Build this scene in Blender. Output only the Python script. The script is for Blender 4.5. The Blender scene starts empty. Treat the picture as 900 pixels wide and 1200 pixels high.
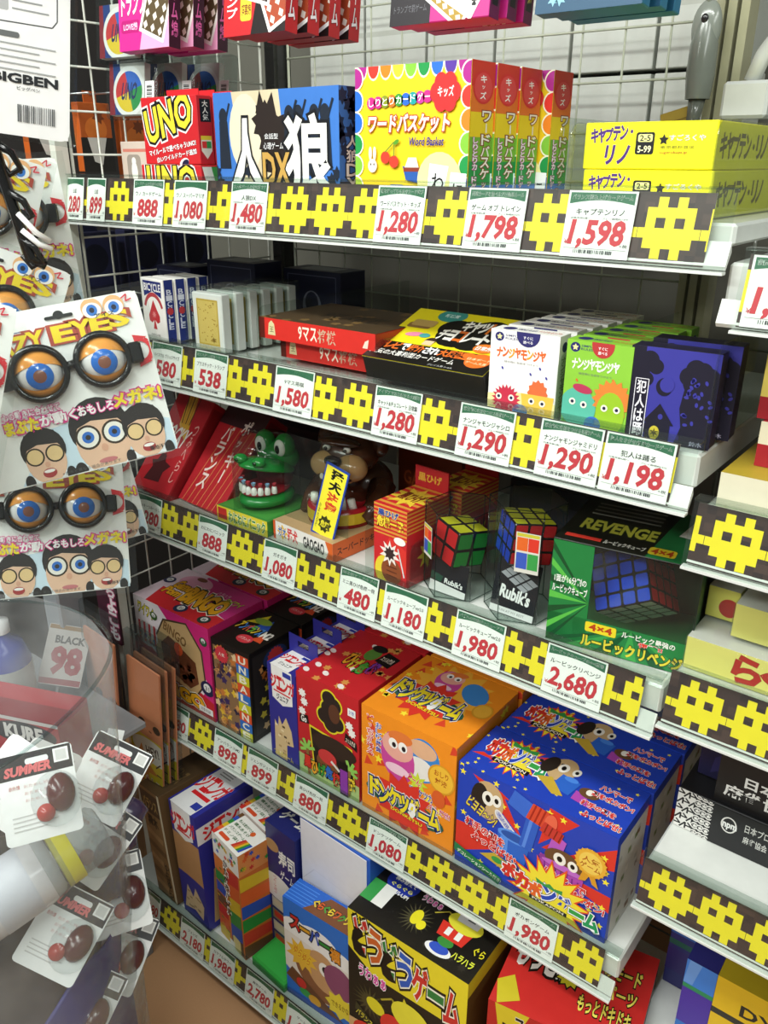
import bpy, math, random
from mathutils import Matrix, Vector, Euler
random.seed(7)
SC = bpy.context.scene; COL = SC.collection
PI = math.pi
# ------------------------------------------------------------------ camera
YAW, PITCH, ROLL, FPX = 0.66145, 0.39727, 0.00459, 979.1
cy, sy, cp, sp = math.cos(YAW), math.sin(YAW), math.cos(PITCH), math.sin(PITCH)
fwd = Vector((-sy*cp, cy*cp, -sp)); rgt = Vector((cy, sy, 0)); upv = rgt.cross(fwd)
c_, s_ = math.cos(ROLL), math.sin(ROLL)
r2 = c_*rgt + s_*upv; u2 = -s_*rgt + c_*upv
cam = bpy.data.cameras.new('camera'); co = bpy.data.objects.new('camera', cam); COL.objects.link(co)
cam.sensor_fit = 'AUTO'; cam.sensor_width = 36; cam.lens = FPX*36/1200; cam.clip_start = .02
mw = Matrix.Identity(4)
for i in range(3):
    mw[i][0] = r2[i]; mw[i][1] = u2[i]; mw[i][2] = -fwd[i]
CAMLOC = Vector((1.39946, -0.90245, 1.60559))
mw.translation = CAMLOC
co.matrix_world = mw; SC.camera = co
# ------------------------------------------------------------------ light
SC.view_settings.view_transform = 'Standard'; SC.view_settings.look = 'None'
SC.view_settings.gamma = 1; SC.view_settings.use_curve_mapping = False
SC.view_settings.exposure = .3
SC.cycles.transparent_max_bounces = 24; SC.cycles.max_bounces = 8
wd = bpy.data.worlds.new('world'); SC.world = wd; wd.use_nodes = True
wd.node_tree.nodes['Background'].inputs[0].default_value = (.93, 1, .96, 1)
wd.node_tree.nodes['Background'].inputs[1].default_value = .17
def area(name, loc, rot, sx, sy_, power, col=(.97, 1, .96)):
    l = bpy.data.lights.new(name, 'AREA'); l.shape = 'RECTANGLE'; l.size = sx; l.size_y = sy_; l.energy = power; l.color = col
    o = bpy.data.objects.new(name, l); COL.objects.link(o); o.location = loc; o.rotation_euler = rot; return o
area('ceiling_light_tube', (.5, -1.1, 2.75), (math.radians(15), 0, 0), 2.4, .25, 40)
area('ceiling_light_tube', (.3, -2.6, 2.75), (math.radians(32), 0, 0), 2.4, .3, 52)
area('ceiling_light_tube', (2.5, -1.1, 2.75), (math.radians(15), math.radians(25), 0), .3, 2.2, 20)
# ------------------------------------------------------------------ materials
MC = {}
def lin(c):
    return c/12.92 if c <= .04045 else ((c+.055)/1.055)**2.4
def rgb(h):
    h = h.lstrip('#'); return tuple(lin(int(h[i:i+2], 16)/255) for i in (0, 2, 4))+(1,)
def mat(key):
    if key in MC: return MC[key]
    m = bpy.data.materials.new(key); m.use_nodes = True; nt = m.node_tree; N = nt.nodes; L = nt.links
    b = N['Principled BSDF']; out = N['Material Output']
    fin, col = ('', key) if key[0] == '#' else (key[0], key[1:])
    if fin in ('', 'k', 'f', 'w'):            # printed card / plastic gloss / flat / wall
        tc = N.new('ShaderNodeTexCoord'); nz = N.new('ShaderNodeTexNoise'); nz.inputs['Scale'].default_value = {'w': 6, 'f': 300}.get(fin, 60)
        L.new(tc.outputs['Object'], nz.inputs['Vector'])
        mx = N.new('ShaderNodeMix'); mx.data_type = 'RGBA'
        c = rgb(col); d = .9 if fin != 'w' else .8
        mx.inputs[6].default_value = c; mx.inputs[7].default_value = (c[0]*d, c[1]*d, c[2]*d, 1)
        L.new(nz.outputs['Fac'], mx.inputs[0]); L.new(mx.outputs[2], b.inputs['Base Color'])
        b.inputs['Roughness'].default_value = {'': .42, 'k': .18, 'f': .8, 'w': .6}[fin]
        b.inputs['Specular IOR Level'].default_value = {'': .4, 'k': .55, 'f': .2, 'w': .3}[fin]
    elif fin == 'm':                           # metal
        b.inputs['Base Color'].default_value = rgb(col); b.inputs['Metallic'].default_value = .9; b.inputs['Roughness'].default_value = .3
    elif fin in ('c', 'h', 'v'):                 # c clear acrylic, h hazy vinyl, v hazier
        tr = N.new('ShaderNodeBsdfTransparent'); gl = N.new('ShaderNodeBsdfGlossy'); gl.inputs['Roughness'].default_value = .06
        tr.inputs[0].default_value = rgb(col)
        lw = N.new('ShaderNodeLayerWeight'); pw = N.new('ShaderNodeMath'); pw.operation = 'POWER'; pw.inputs[1].default_value = 4
        L.new(lw.outputs['Facing'], pw.inputs[0]); fr = N.new('ShaderNodeMapRange'); fr.inputs[3].default_value = .016; fr.inputs[4].default_value = .6
        L.new(pw.outputs[0], fr.inputs[0])
        m1 = N.new('ShaderNodeMixShader'); L.new(fr.outputs[0], m1.inputs[0]); L.new(tr.outputs[0], m1.inputs[1]); L.new(gl.outputs[0], m1.inputs[2])
        df = N.new('ShaderNodeBsdfDiffuse'); df.inputs[0].default_value = (.8, .82, .82, 1)
        m2 = N.new('ShaderNodeMixShader')
        if fin == 'c': m2.inputs[0].default_value = .008
        else:
            tc = N.new('ShaderNodeTexCoord'); nz = N.new('ShaderNodeTexNoise'); nz.inputs['Scale'].default_value = 9; nz.inputs['Detail'].default_value = 6
            L.new(tc.outputs['Object'], nz.inputs['Vector'])
            mr = N.new('ShaderNodeMapRange'); mr.inputs[1].default_value = .3; mr.inputs[2].default_value = .75
            mr.inputs[3].default_value = .05 if fin == 'h' else .07; mr.inputs[4].default_value = .28 if fin == 'h' else .27
            L.new(nz.outputs['Fac'], mr.inputs[0]); L.new(mr.outputs[0], m2.inputs[0])
            bp = N.new('ShaderNodeBump'); bp.inputs['Strength'].default_value = .5; bp.inputs['Distance'].default_value = .03
            L.new(nz.outputs['Fac'], bp.inputs['Height']); L.new(bp.outputs[0], gl.inputs['Normal'])
        L.new(m1.outputs[0], m2.inputs[1]); L.new(df.outputs[0], m2.inputs[2]); L.new(m2.outputs[0], out.inputs[0])
    MC[key] = m; return m
# ------------------------------------------------------------------ text
TX = {}
def glyphs(s, off):
    k = (s, off)
    if k not in TX:
        c = bpy.data.curves.new('txt', 'FONT'); c.body = s; c.offset = off; c.resolution_u = 2
        o = bpy.data.objects.new('txt', c); me = bpy.data.meshes.new_from_object(o)
        TX[k] = ([(v.co.x, v.co.y) for v in me.vertices], [tuple(p.vertices) for p in me.polygons])
        bpy.data.objects.remove(o); bpy.data.curves.remove(c); bpy.data.meshes.remove(me)
    return TX[k]
# ------------------------------------------------------------------ mesh builder
class M:
    def __init__(s): s.V = []; s.F = []; s.I = []; s.S = []; s.mats = []
    def mi(s, c):
        if c not in s.mats: s.mats.append(c)
        return s.mats.index(c)
    def add(s, vs, fs, c, smooth=False):
        b = len(s.V); i = s.mi(c); s.V += [tuple(v) for v in vs]
        for f in fs: s.F.append(tuple(b+j for j in f)); s.I.append(i); s.S.append(smooth)
    def poly(s, pts, c): s.add(pts, [range(len(pts))], c)
    def bx(s, x0, y0, z0, x1, y1, z1, c):
        v = [(x, y, z) for z in (z0, z1) for y in (y0, y1) for x in (x0, x1)]
        s.add(v, [(0, 2, 3, 1), (4, 5, 7, 6), (0, 1, 5, 4), (2, 6, 7, 3), (0, 4, 6, 2), (1, 3, 7, 5)], c)
    def cb(s, x0, y0, z0, x1, y1, z1, c, b=.0012):
        X, Y, Z = (x0, x1), (y0, y1), (z0, z1); sg = (1, -1); v = []; ix = {}
        for i in (0, 1):
            for j in (0, 1):
                for k in (0, 1):
                    for a in range(3):
                        p = [X[i], Y[j], Z[k]]
                        if a != 0: p[0] += sg[i]*b
                        if a != 1: p[1] += sg[j]*b
                        if a != 2: p[2] += sg[k]*b
                        ix[i, j, k, a] = len(v); v.append(p)
        f = []
        for e in (0, 1):
            f.append([ix[e, 0, 0, 0], ix[e, 1, 0, 0], ix[e, 1, 1, 0], ix[e, 0, 1, 0]])
            f.append([ix[0, e, 0, 1], ix[1, e, 0, 1], ix[1, e, 1, 1], ix[0, e, 1, 1]])
            f.append([ix[0, 0, e, 2], ix[1, 0, e, 2], ix[1, 1, e, 2], ix[0, 1, e, 2]])
            for g in (0, 1):
                f.append([ix[e, g, 0, 0], ix[e, g, 1, 0], ix[e, g, 1, 1], ix[e, g, 0, 1]])
                f.append([ix[e, 0, g, 0], ix[e, 1, g, 0], ix[e, 1, g, 2], ix[e, 0, g, 2]])
                f.append([ix[0, e, g, 1], ix[1, e, g, 1], ix[1, e, g, 2], ix[0, e, g, 2]])
                for h in (0, 1): f.append([ix[e, g, h, 0], ix[e, g, h, 1], ix[e, g, h, 2]])
        s.add(v, f, c)
    def tube(s, pts, r, c, n=8, caps=True):
        pts = [Vector(p) for p in pts]; R = r if isinstance(r, (list, tuple)) else [r]*len(pts); vs = []; fs = []
        pr = None
        for i, p in enumerate(pts):
            t = (pts[min(i+1, len(pts)-1)]-pts[max(i-1, 0)]).normalized()
            a = pr if pr is not None else (Vector((0, 0, 1)) if abs(t.z) < .9 else Vector((1, 0, 0)))
            a = (a-a.dot(t)*t).normalized(); b = t.cross(a); pr = a
            for k in range(n): vs.append(p+R[i]*(math.cos(2*PI*k/n)*a+math.sin(2*PI*k/n)*b))
        for i in range(len(pts)-1):
            for k in range(n): fs.append((i*n+k, i*n+(k+1) % n, (i+1)*n+(k+1) % n, (i+1)*n+k))
        if caps: fs += [tuple(range(n-1, -1, -1)), tuple((len(pts)-1)*n+k for k in range(n))]
        s.add(vs, fs, c, n > 4)
    def lathe(s, prof, c, o=(0, 0, 0), n=32, mx=None):
        vs = []; fs = []
        for r, z in prof:
            for k in range(n):
                v = Vector((r*math.cos(2*PI*k/n), r*math.sin(2*PI*k/n), z))
                if mx: v = mx @ v
                vs.append(v+Vector(o))
        for i in range(len(prof)-1):
            for k in range(n): fs.append((i*n+k, i*n+(k+1) % n, (i+1)*n+(k+1) % n, (i+1)*n+k))
        s.add(vs, fs, c, True)
    def sph(s, o, r, c, nu=24, nv=14, mx=None, fn=None, t0=0, t1=PI):
        vs = []; fs = []
        for i in range(nv+1):
            t = t0+(t1-t0)*i/nv
            for k in range(nu):
                p = 2*PI*k/nu; v = Vector((r[0]*math.sin(t)*math.cos(p), r[1]*math.sin(t)*math.sin(p), r[2]*math.cos(t)))
                if fn: v = fn(v)
                if mx: v = mx @ v
                vs.append(v+Vector(o))
        for i in range(nv):
            for k in range(nu): fs.append((i*nu+k, i*nu+(k+1) % nu, (i+1)*nu+(k+1) % nu, (i+1)*nu+k))
        s.add(vs, fs, c, True)
    def obj(s, name, parent=None, loc=(0, 0, 0), rot=(0, 0, 0)):
        me = bpy.data.meshes.new(name); me.from_pydata(s.V, [], s.F)
        for c in s.mats: me.materials.append(mat(c))
        me.polygons.foreach_set('material_index', s.I); me.polygons.foreach_set('use_smooth', s.S); me.update()
        o = bpy.data.objects.new(name, me); COL.objects.link(o); o.location = loc; o.rotation_euler = rot
        if parent: o.parent = parent
        return o
def clip(P):
    if all(-1e-6 <= x <= 1+1e-6 and -1e-6 <= y <= 1+1e-6 for x, y in P): return P
    for ax, lim, sg in ((0, 0, 1), (0, 1, -1), (1, 0, 1), (1, 1, -1)):
        Q = []
        for i in range(len(P)):
            p, q = P[i-1], P[i]; dp, dq = sg*(p[ax]-lim), sg*(q[ax]-lim)
            if (dp < 0) != (dq < 0):
                t = dp/(dp-dq); Q.append((p[0]+t*(q[0]-p[0]), p[1]+t*(q[1]-p[1])))
            if dq >= 0: Q.append(q)
        P = Q
        if len(P) < 3: return []
    return P
class A:
    """drawing on a flat face; u,v run 0..1 over the face, radii are in fractions of its height"""
    def __init__(s, m, o, ux, vy, n, W, H):
        s.m = m; s.o = Vector(o); s.ux = Vector(ux); s.vy = Vector(vy); s.n = Vector(n); s.W = W; s.H = H; s.k = 1; s.q = W/H
    def p(s, u, v): return s.o+s.ux*(u*s.W)+s.vy*(v*s.H)+s.n*(s.k*4.5e-5)
    def poly(s, pts, c):
        pts = clip(pts)
        if pts: s.m.poly([s.p(*q) for q in pts], c)
        s.k += 1
    def r(s, a, b, c, d, col): s.poly([(a, b), (c, b), (c, d), (a, d)], col)
    def rr(s, a, b, c, d, col, r=.03):
        q = s.q; pts = []
        for cx, cyy, a0 in ((c-r/q, d-r, 0), (a+r/q, d-r, 90), (a+r/q, b+r, 180), (c-r/q, b+r, 270)):
            for i in range(5):
                t = math.radians(a0+i*22.5); pts.append((cx+r/q*math.cos(t), cyy+r*math.sin(t)))
        s.poly(pts, col)
    def e(s, cx, cyy, rx, ry, col, n=22, rot=0):
        cr, sr = math.cos(math.radians(rot)), math.sin(math.radians(rot)); P = []
        for i in range(n):
            x, y = rx*math.cos(2*PI*i/n), ry*math.sin(2*PI*i/n); P.append((cx+(x*cr-y*sr)/s.q, cyy+x*sr+y*cr))
        s.poly(P, col)
    def star(s, cx, cyy, r1, r2_, n, col, sxx=1, rot=90):
        P = []
        for i in range(2*n):
            r = r1 if i % 2 == 0 else r2_; t = math.radians(rot)+PI*i/n; P.append((cx+r*sxx*math.cos(t)/s.q, cyy+r*math.sin(t)))
        s.poly(P, col)
    def ln(s, pts, w, col):
        for (a, b), (c, d) in zip(pts, pts[1:]):
            x, y = (c-a)*s.q, d-b; l = math.hypot(x, y) or 1; nx, ny = -y/l*w/2, x/l*w/2
            s.poly([(a+nx/s.q, b+ny), (c+nx/s.q, d+ny), (c-nx/s.q, d-ny), (a-nx/s.q, b-ny)], col); s.k -= 1
        s.k += 1
    def t(s, txt, a, b, c, d, col, bo=.012, o=None, ow=.05, rot=0, it=0, o2=None, ow2=.1):
        bv, _ = glyphs(txt, 0)
        if not bv: return
        x0 = min(v[0] for v in bv); x1 = max(v[0] for v in bv); y0 = min(v[1] for v in bv); y1 = max(v[1] for v in bv)
        if txt == 'ー': b, d = b+(d-b)*.42, b+(d-b)*.56
        if txt in '・、': a, b, c, d = a+(c-a)*.36, b+(d-b)*.4, c-(c-a)*.36, b+(d-b)*.6
        cx, cyy = (a+c)/2, (b+d)/2; w, h = (c-a)*s.q, d-b; cr, sr = math.cos(math.radians(rot)), math.sin(math.radians(rot))
        for cc, off in ((o2, ow2), (o, ow), (col, bo)):
            if cc is None: continue
            V, F = glyphs(txt, off); P = []
            for x, y in V:
                fy = (y-y0)/max(y1-y0, 1e-6)-.5; fx = (x-x0)/max(x1-x0, 1e-6)-.5
                X, Y = fx*w+it*fy*h, fy*h; P.append((cx+(X*cr-Y*sr)/s.q, cyy+X*sr+Y*cr))
            if all(0 <= x <= 1 and 0 <= y <= 1 for x, y in P): s.m.add([s.p(*q) for q in P], F, cc)
            else:
                for f in F:
                    g = clip([P[i] for i in f])
                    if g: s.m.poly([s.p(*q) for q in g], cc)
            s.k += 1
    def vt(s, txt, a, b, c, d, col, **k):
        n = len(txt); h = (d-b)/n; k.setdefault('bo', .02); kk = s.k; mxk = kk
        for i, ch in enumerate(txt):
            if ch == ' ': continue
            s.k = kk
            if ch in 'ー-': s.r((a+c)/2-.06*(c-a), d-(i+.9)*h, (a+c)/2+.06*(c-a), d-(i+.1)*h, col)
            else:
                sm = .3 if ch in '・っッ' else .06
                s.t(ch, a+sm*(c-a), d-(i+1-sm)*h, c-sm*(c-a), d-(i+sm)*h, col, **k)
            mxk = max(mxk, s.k)
        s.k = mxk
    def mt(s, chars, cols, a, b, c, d, **k):
        """one line whose letters change colour"""
        n = len(chars); w = (c-a)/n; kk = s.k; mk = kk
        for i, ch in enumerate(chars):
            s.k = kk; dv = k.get('dv', [0])[i % len(k.get('dv', [0]))]
            kw = {x: y for x, y in k.items() if x != 'dv'}; kw.setdefault('bo', .04)
            s.t(ch, a+w*(i+.04), b+dv, a+w*(i+.96), d+dv, cols[i % len(cols)], **kw)
            mk = max(mk, s.k)
        s.k = mk
    def bars(s, a, b, c, d, n=14, col='#222222'):
        rs = random.Random(n); x = a; w = (c-a)/n
        for i in range(n):
            k = s.k; s.r(x, b, x+w*rs.choice((.3, .5, .7)), d, col); s.k = k; x += w
        s.k += 1
    def scat(s, n, fn, a=0, b=0, c=1, d=1, seed=1):
        rs = random.Random(seed); k = s.k; mk = k
        for i in range(n):
            s.k = k; fn(a+(c-a)*rs.random(), b+(d-b)*rs.random(), i); mk = max(mk, s.k)
        s.k = mk
def face(m, w, d, h, f, x=0, y=0, z=0):
    if f == 'F': return A(m, (x, y, z), (1, 0, 0), (0, 0, 1), (0, -1, 0), w, h)
    if f == 'R': return A(m, (x+w, y, z), (0, 1, 0), (0, 0, 1), (1, 0, 0), d, h)
    if f == 'L': return A(m, (x, y+d, z), (0, -1, 0), (0, 0, 1), (-1, 0, 0), d, h)
    if f == 'T': return A(m, (x, y, z+h), (1, 0, 0), (0, 1, 0), (0, 0, 1), w, d)
def tag(o, label, cat, group=None, kind=None):
    o['label'] = label
    if cat: o['category'] = cat
    if group: o['group'] = group
    if kind: o['kind'] = kind
    return o
def structure(o): o['kind'] = 'structure'; return o
def box(name, w, d, h, body, loc, rot=0, label=None, cat='box', group=None, tilt=0, roll=0, b=.0012, parent=None, **faces):
    m = M(); m.cb(0, 0, 0, w, d, h, body, b)
    for f, fn in faces.items(): fn(face(m, w, d, h, f))
    o = m.obj(name, parent, loc, (math.radians(tilt), math.radians(roll), math.radians(rot)))
    if label: tag(o, label, cat, group)
    return o
def dup(o, loc, label, rot=None, group=None):
    c = o.copy(); COL.objects.link(c); c.location = loc; c['label'] = label
    if rot is not None: c.rotation_euler = rot
    if group: c['group'] = group
    for ch in o.children:
        k = ch.copy(); COL.objects.link(k); k.parent = c
        for g in ch.children:
            q = g.copy(); COL.objects.link(q); q.parent = k
    return c
def empty(name, loc, label, cat, group=None, rot=(0, 0, 0)):
    o = bpy.data.objects.new(name, None); COL.objects.link(o); o.location = loc; o.rotation_euler = rot; o.empty_display_size = .02
    return tag(o, label, cat, group)
# ------------------------------------------------------------------ the setting
m = M(); m.bx(-3, -4, -.09, 4, 2, -.07, 'f#b08560'); 
a = A(m, (-3, -4, -.07), (1, 0, 0), (0, 1, 0), (0, 0, 1), 7, 6)
for i in range(14):
    for j in range(12):
        if (i+j) % 2: a.k = 1; a.r(i/14+.0006, j/12+.0006, (i+1)/14-.0006, (j+1)/12-.0006, 'f#b98d66')
        elif i % 3 == 0: a.k = 1; a.r(i/14+.0006, j/12+.0006, (i+1)/14-.0006, (j+1)/12-.0006, 'f#a67a58')
structure(m.obj('floor'))
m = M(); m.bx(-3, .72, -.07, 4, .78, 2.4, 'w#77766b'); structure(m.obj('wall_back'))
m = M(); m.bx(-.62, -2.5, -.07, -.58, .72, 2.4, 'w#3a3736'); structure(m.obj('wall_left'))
# pale stock boxes on the far side of the back grid
rs = random.Random(3)
for i in range(6):
    for j in range(3):
        x = .06+i*.15; z = 1.56+j*.185
        m = M(); m.cb(0, 0, 0, .144, .1, .178, '#c9ccc4')
        f = face(m, .144, .1, .178, 'F'); f.r(0, .48, 1, .53, '#b5b8ae')
        n = ['left end', 'second from the left', 'third from the left', 'fourth from the left', 'fifth from the left', 'right end'][i]
        tag(m.obj('carton', None, (x, .56, z)), 'pale grey carton behind the back wire grid, %s of the %s row' % (n, ['lowest', 'middle', 'top'][j]), 'carton', 'cartons behind the back grid')
# wire grids
def grid(name, p0, ux, W, H, nx, nz, col, label, r=.0019, frame=.003):
    m = M(); p0 = Vector(p0); ux = Vector(ux)
    for i in range(nx+1):
        q = p0+ux*(W*i/nx); m.tube([q, q+Vector((0, 0, H))], frame if i in (0, nx) else r, col, 6)
    off = ux.cross(Vector((0, 0, 1)))*.0036
    for j in range(nz+1):
        q = p0+Vector((0, 0, H*j/nz))+off; m.tube([q, q+ux*W], r, col, 6)
    return tag(m.obj(name), label, 'wire grid')
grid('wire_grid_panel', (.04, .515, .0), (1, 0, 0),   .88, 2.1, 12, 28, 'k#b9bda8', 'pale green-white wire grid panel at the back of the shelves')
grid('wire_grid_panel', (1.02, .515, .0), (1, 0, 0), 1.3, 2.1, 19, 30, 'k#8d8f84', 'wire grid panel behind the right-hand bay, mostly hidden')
grid('wire_grid_panel', (-.012, .015, -.05), (0, 1, 0), .47, 2.15, 8, 31, 'k#cfd0c4', 'white wire grid panel standing at the left end of the shelves')
m = M(); m.bx(-.021, -.02, -.07, -.004, .004, 2.15, 'k#d8d8cc'); tag(m.obj('grid_post'), 'slim white upright at the front edge of the left wire grid', 'post')
m = M(); m.bx(-.004, .49, -.07, .022, .54, 2.15, 'k#20201e'); tag(m.obj('upright_post'), 'black upright where the back grid meets the left grid', 'post')
m = M()
for x in (.935, .952, .97): m.bx(x-.006, .46, -.07, x+.006, .5, 2.15, 'k#b3b090')
tag(m.obj('upright_post'), 'pale ribbed steel upright at the right edge of the back grid', 'post')
# ------------------------------------------------------------------ shelves
SH = {1: (0, 1.578), 2: (0, 1.317), 3: (0, 1.012), 4: (0, .535), 5: (-.1, .065)}
ORD = {1: 'top', 2: 'second', 3: 'third', 4: 'fourth', 5: 'bottom'}
DEPTH = {1: .44, 2: .46, 3: .46, 4: .48, 5: .58}
HS, TL = .07, .0138; HL = math.hypot(HS, TL)
VY = Vector((0, TL, HS)).normalized(); VN = Vector((0, -HS, TL)).normalized()
PX = .01023
def strip_face(m, x0, x1, y, z): return A(m, (x0, y-TL, z-HS), (1, 0, 0), VY, VN, x1-x0, HL)
def invaders(m, x0, x1, y, z, xc):
    a = strip_face(m, x0, x1, y, z); W = x1-x0; H = HL
    m.add([a.p(0, 0)-VN*.0006, a.p(1, 0)-VN*.0006, a.p(1, 1)-VN*.0006, a.p(0, 1)-VN*.0006], [(0, 1, 2, 3)], 'f#efefe8')
    a.r(0, 0, 1, 1, '#43312f')
    rs = random.Random(int(xc*999)); n = int(W/PX); k = a.k
    for i in range(n):
        for j in range(7):
            if rs.random() < .3: a.k = k; a.r(i/n, j/7, (i+1)/n, (j+1)/7, rs.choice(['#362829', '#4f3a36']))
    a.k = k+1; u = PX/W; v = PX/H; v0 = (H-6*PX)/2/H
    i = -int((xc-x0)/(6.5*PX))-1
    def R(c, r0, r1, w=1):
        p, q = max(0, c), min(1, c+w*u)
        if q > p: a.k = k+1; a.r(p, v0+r0*v, q, v0+r1*v, '#fbe62a')
    while True:
        c = (xc-x0+i*6.5*PX)/W-2.5*u; i += 1
        if c-u > 1: break
        if c+7*u < 0: continue
        R(c-.72*u, 2, 3, .72); R(c+5*u, 2, 3, .72)
        R(c, 1, 5); R(c+2*u, 1, 5); R(c+4*u, 1, 5)
        for q in (1, 3): R(c+q*u, 0, 3); R(c+q*u, 4, 6)
        for q in (0, 2, 4): pass
    a.k = k+2
def shelf(y, z, x0, x1, px0, px1, xc, depth, label, dk=.010, deckcol='k#dcdfd9'):
    root = empty('wall_shelf', (0, 0, 0), label, 'shelf')
    m = M(); m.cb(x0, y+.004, z-.05, x1, y+depth, z-dk, deckcol, .003)
    m.obj('shelf_deck', root)
    m = M(); pr = [(-.004, -.045), (-.014, -.068), (-.011, -.072), (0, -.055)]
    m.add([(x, y+p, z+q) for x in (x0, x1) for p, q in pr], [(0, 1, 2, 3), (4, 5, 6, 7), (0, 1, 5, 4), (1, 2, 6, 5), (2, 3, 7, 6), (3, 0, 4, 7)], deckcol)
    m.obj('front_lip', root)
    m = M(); invaders(m, px0, px1, y, z, xc); m.obj('paper_strip', root)
    m = M(); q = .006
    P = [Vector((0, y, z))+VN*q+VY*.004, Vector((0, y-TL, z-HS))+VN*q-VY*.003]
    for t0, t1 in (((P[0]), (P[1])),):
        vs = [t0+Vector((x, 0, 0)) for x in (px0-.004, x1)]+[t1+Vector((x, 0, 0)) for x in (x1, px0-.004)]
        m.add(vs, [(0, 1, 2, 3)], 'c#f7faf8')
        vs2 = [v-VN*.0015 for v in vs]; m.add(vs2, [(0, 1, 2, 3)], 'c#f7faf8')
    m.bx(px0-.004, y-.0075, z+.0035, x1, y+.012, z+.006, 'c#e6ebe8')
    b0 = y-TL-.006; m.bx(px0-.004, b0-.001, z-HS-.006, x1, b0+.010, z-HS-.003, 'k#d9dcd8')
    m.obj('price_rail', root)
    return root
pxc = {1: 1.0725, 2: .918, 3: .585, 4: .625, 5: .18}
for i in SH:
    y, z = SH[i]
    shelf(y, z, -.002, 1.137, .0 if i > 1 else -.012, 1.115, pxc[i], DEPTH[i], 'long white shelf with yellow and brown pixel strip, %s of five in the wide bay' % ORD[i], .028 if i == 1 else .010)
RB = {1: (0, 1.523, 1.136), 2: (0, 1.255, 1.145), 3: (0, 1.035, 1.145), 4: (0, .737, 1.15), 5: (0, .36, 1.16)}
for i, (y, z, x) in RB.items():
    shelf(y, z, x, 2.2, x+(.02 if i == 1 else 0), 2.2, {2: 1.192, 3: 1.185, 4: 1.19}.get(i, 1.2), .45, 'white shelf with pixel strip, %s of five in the right-hand bay' % ORD[i])
# side plates carrying the right end of the shelves
# ------------------------------------------------------------------ price cards
def price(x, y, z, num, name, head=None, w=.079, sub=True, where='', cat='price card', top=False, lean=0, colnum='#cf3340', tilt=0):
    m = M(); h = HL-.002; a = A(m, (0, 0, 0), (1, 0, 0), VY, VN, w, h)
    p = [a.p(0, 0), a.p(1, 0), a.p(1, 1), a.p(0, 1)]; q = [v-VN*.0004 for v in p]
    m.add(p+q, [(0, 1, 2, 3), (7, 6, 5, 4), (0, 4, 5, 1), (1, 5, 6, 2), (2, 6, 7, 3), (3, 7, 4, 0)], 'f#fbfbf8')
    a.k = 3; n = 10
    P = [(.03, .97), (.97, .97)]+[(.97-.94*i/n, .80+.06*math.sin(PI*i/n)) for i in range(n+1)]
    a.poly(P, '#2f6b4c')
    if head: a.t(head, .06, .865, .94, .94, '#0f2419', 0, o='#cfe0d2', ow=.03)
    if sub:
        a.t('対象年齢6歳〜', .08, .575, .38, .605, '#333333', .0); a.t('プレイ時間約15分', .55, .575, .92, .605, '#333333', .0)
    if name:
        l = min(.84, .1*len(name)); a.t(name, .5-l/2, .635, .5+l/2, .735, '#1c1c1c', .01)
    wd_ = .84 if ',' in num else .70
    a.t(num, .53-wd_/2, .15 if ',' in num else .19, .53+wd_/2-.06, .555, colnum, .034, it=.10)
    a.t('¥', .035, .19, .10, .27, colnum, 0); a.t('+税', .86, .17, .97, .225, '#444444', 0)
    a.bars(.2, .06, .78, .115, 22, '#2a2a33')
    a.ln([(.04, .135), (.96, .135)], .006, '#999999')
    loc = Vector((x, y-TL, z-HS))+VN*.0028+VY*.001
    o = m.obj('price_card', None, loc, (0, math.radians(tilt), 0))
    return tag(o, 'price card reading %s in red, %s' % (num, where), cat, 'price cards')
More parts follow.
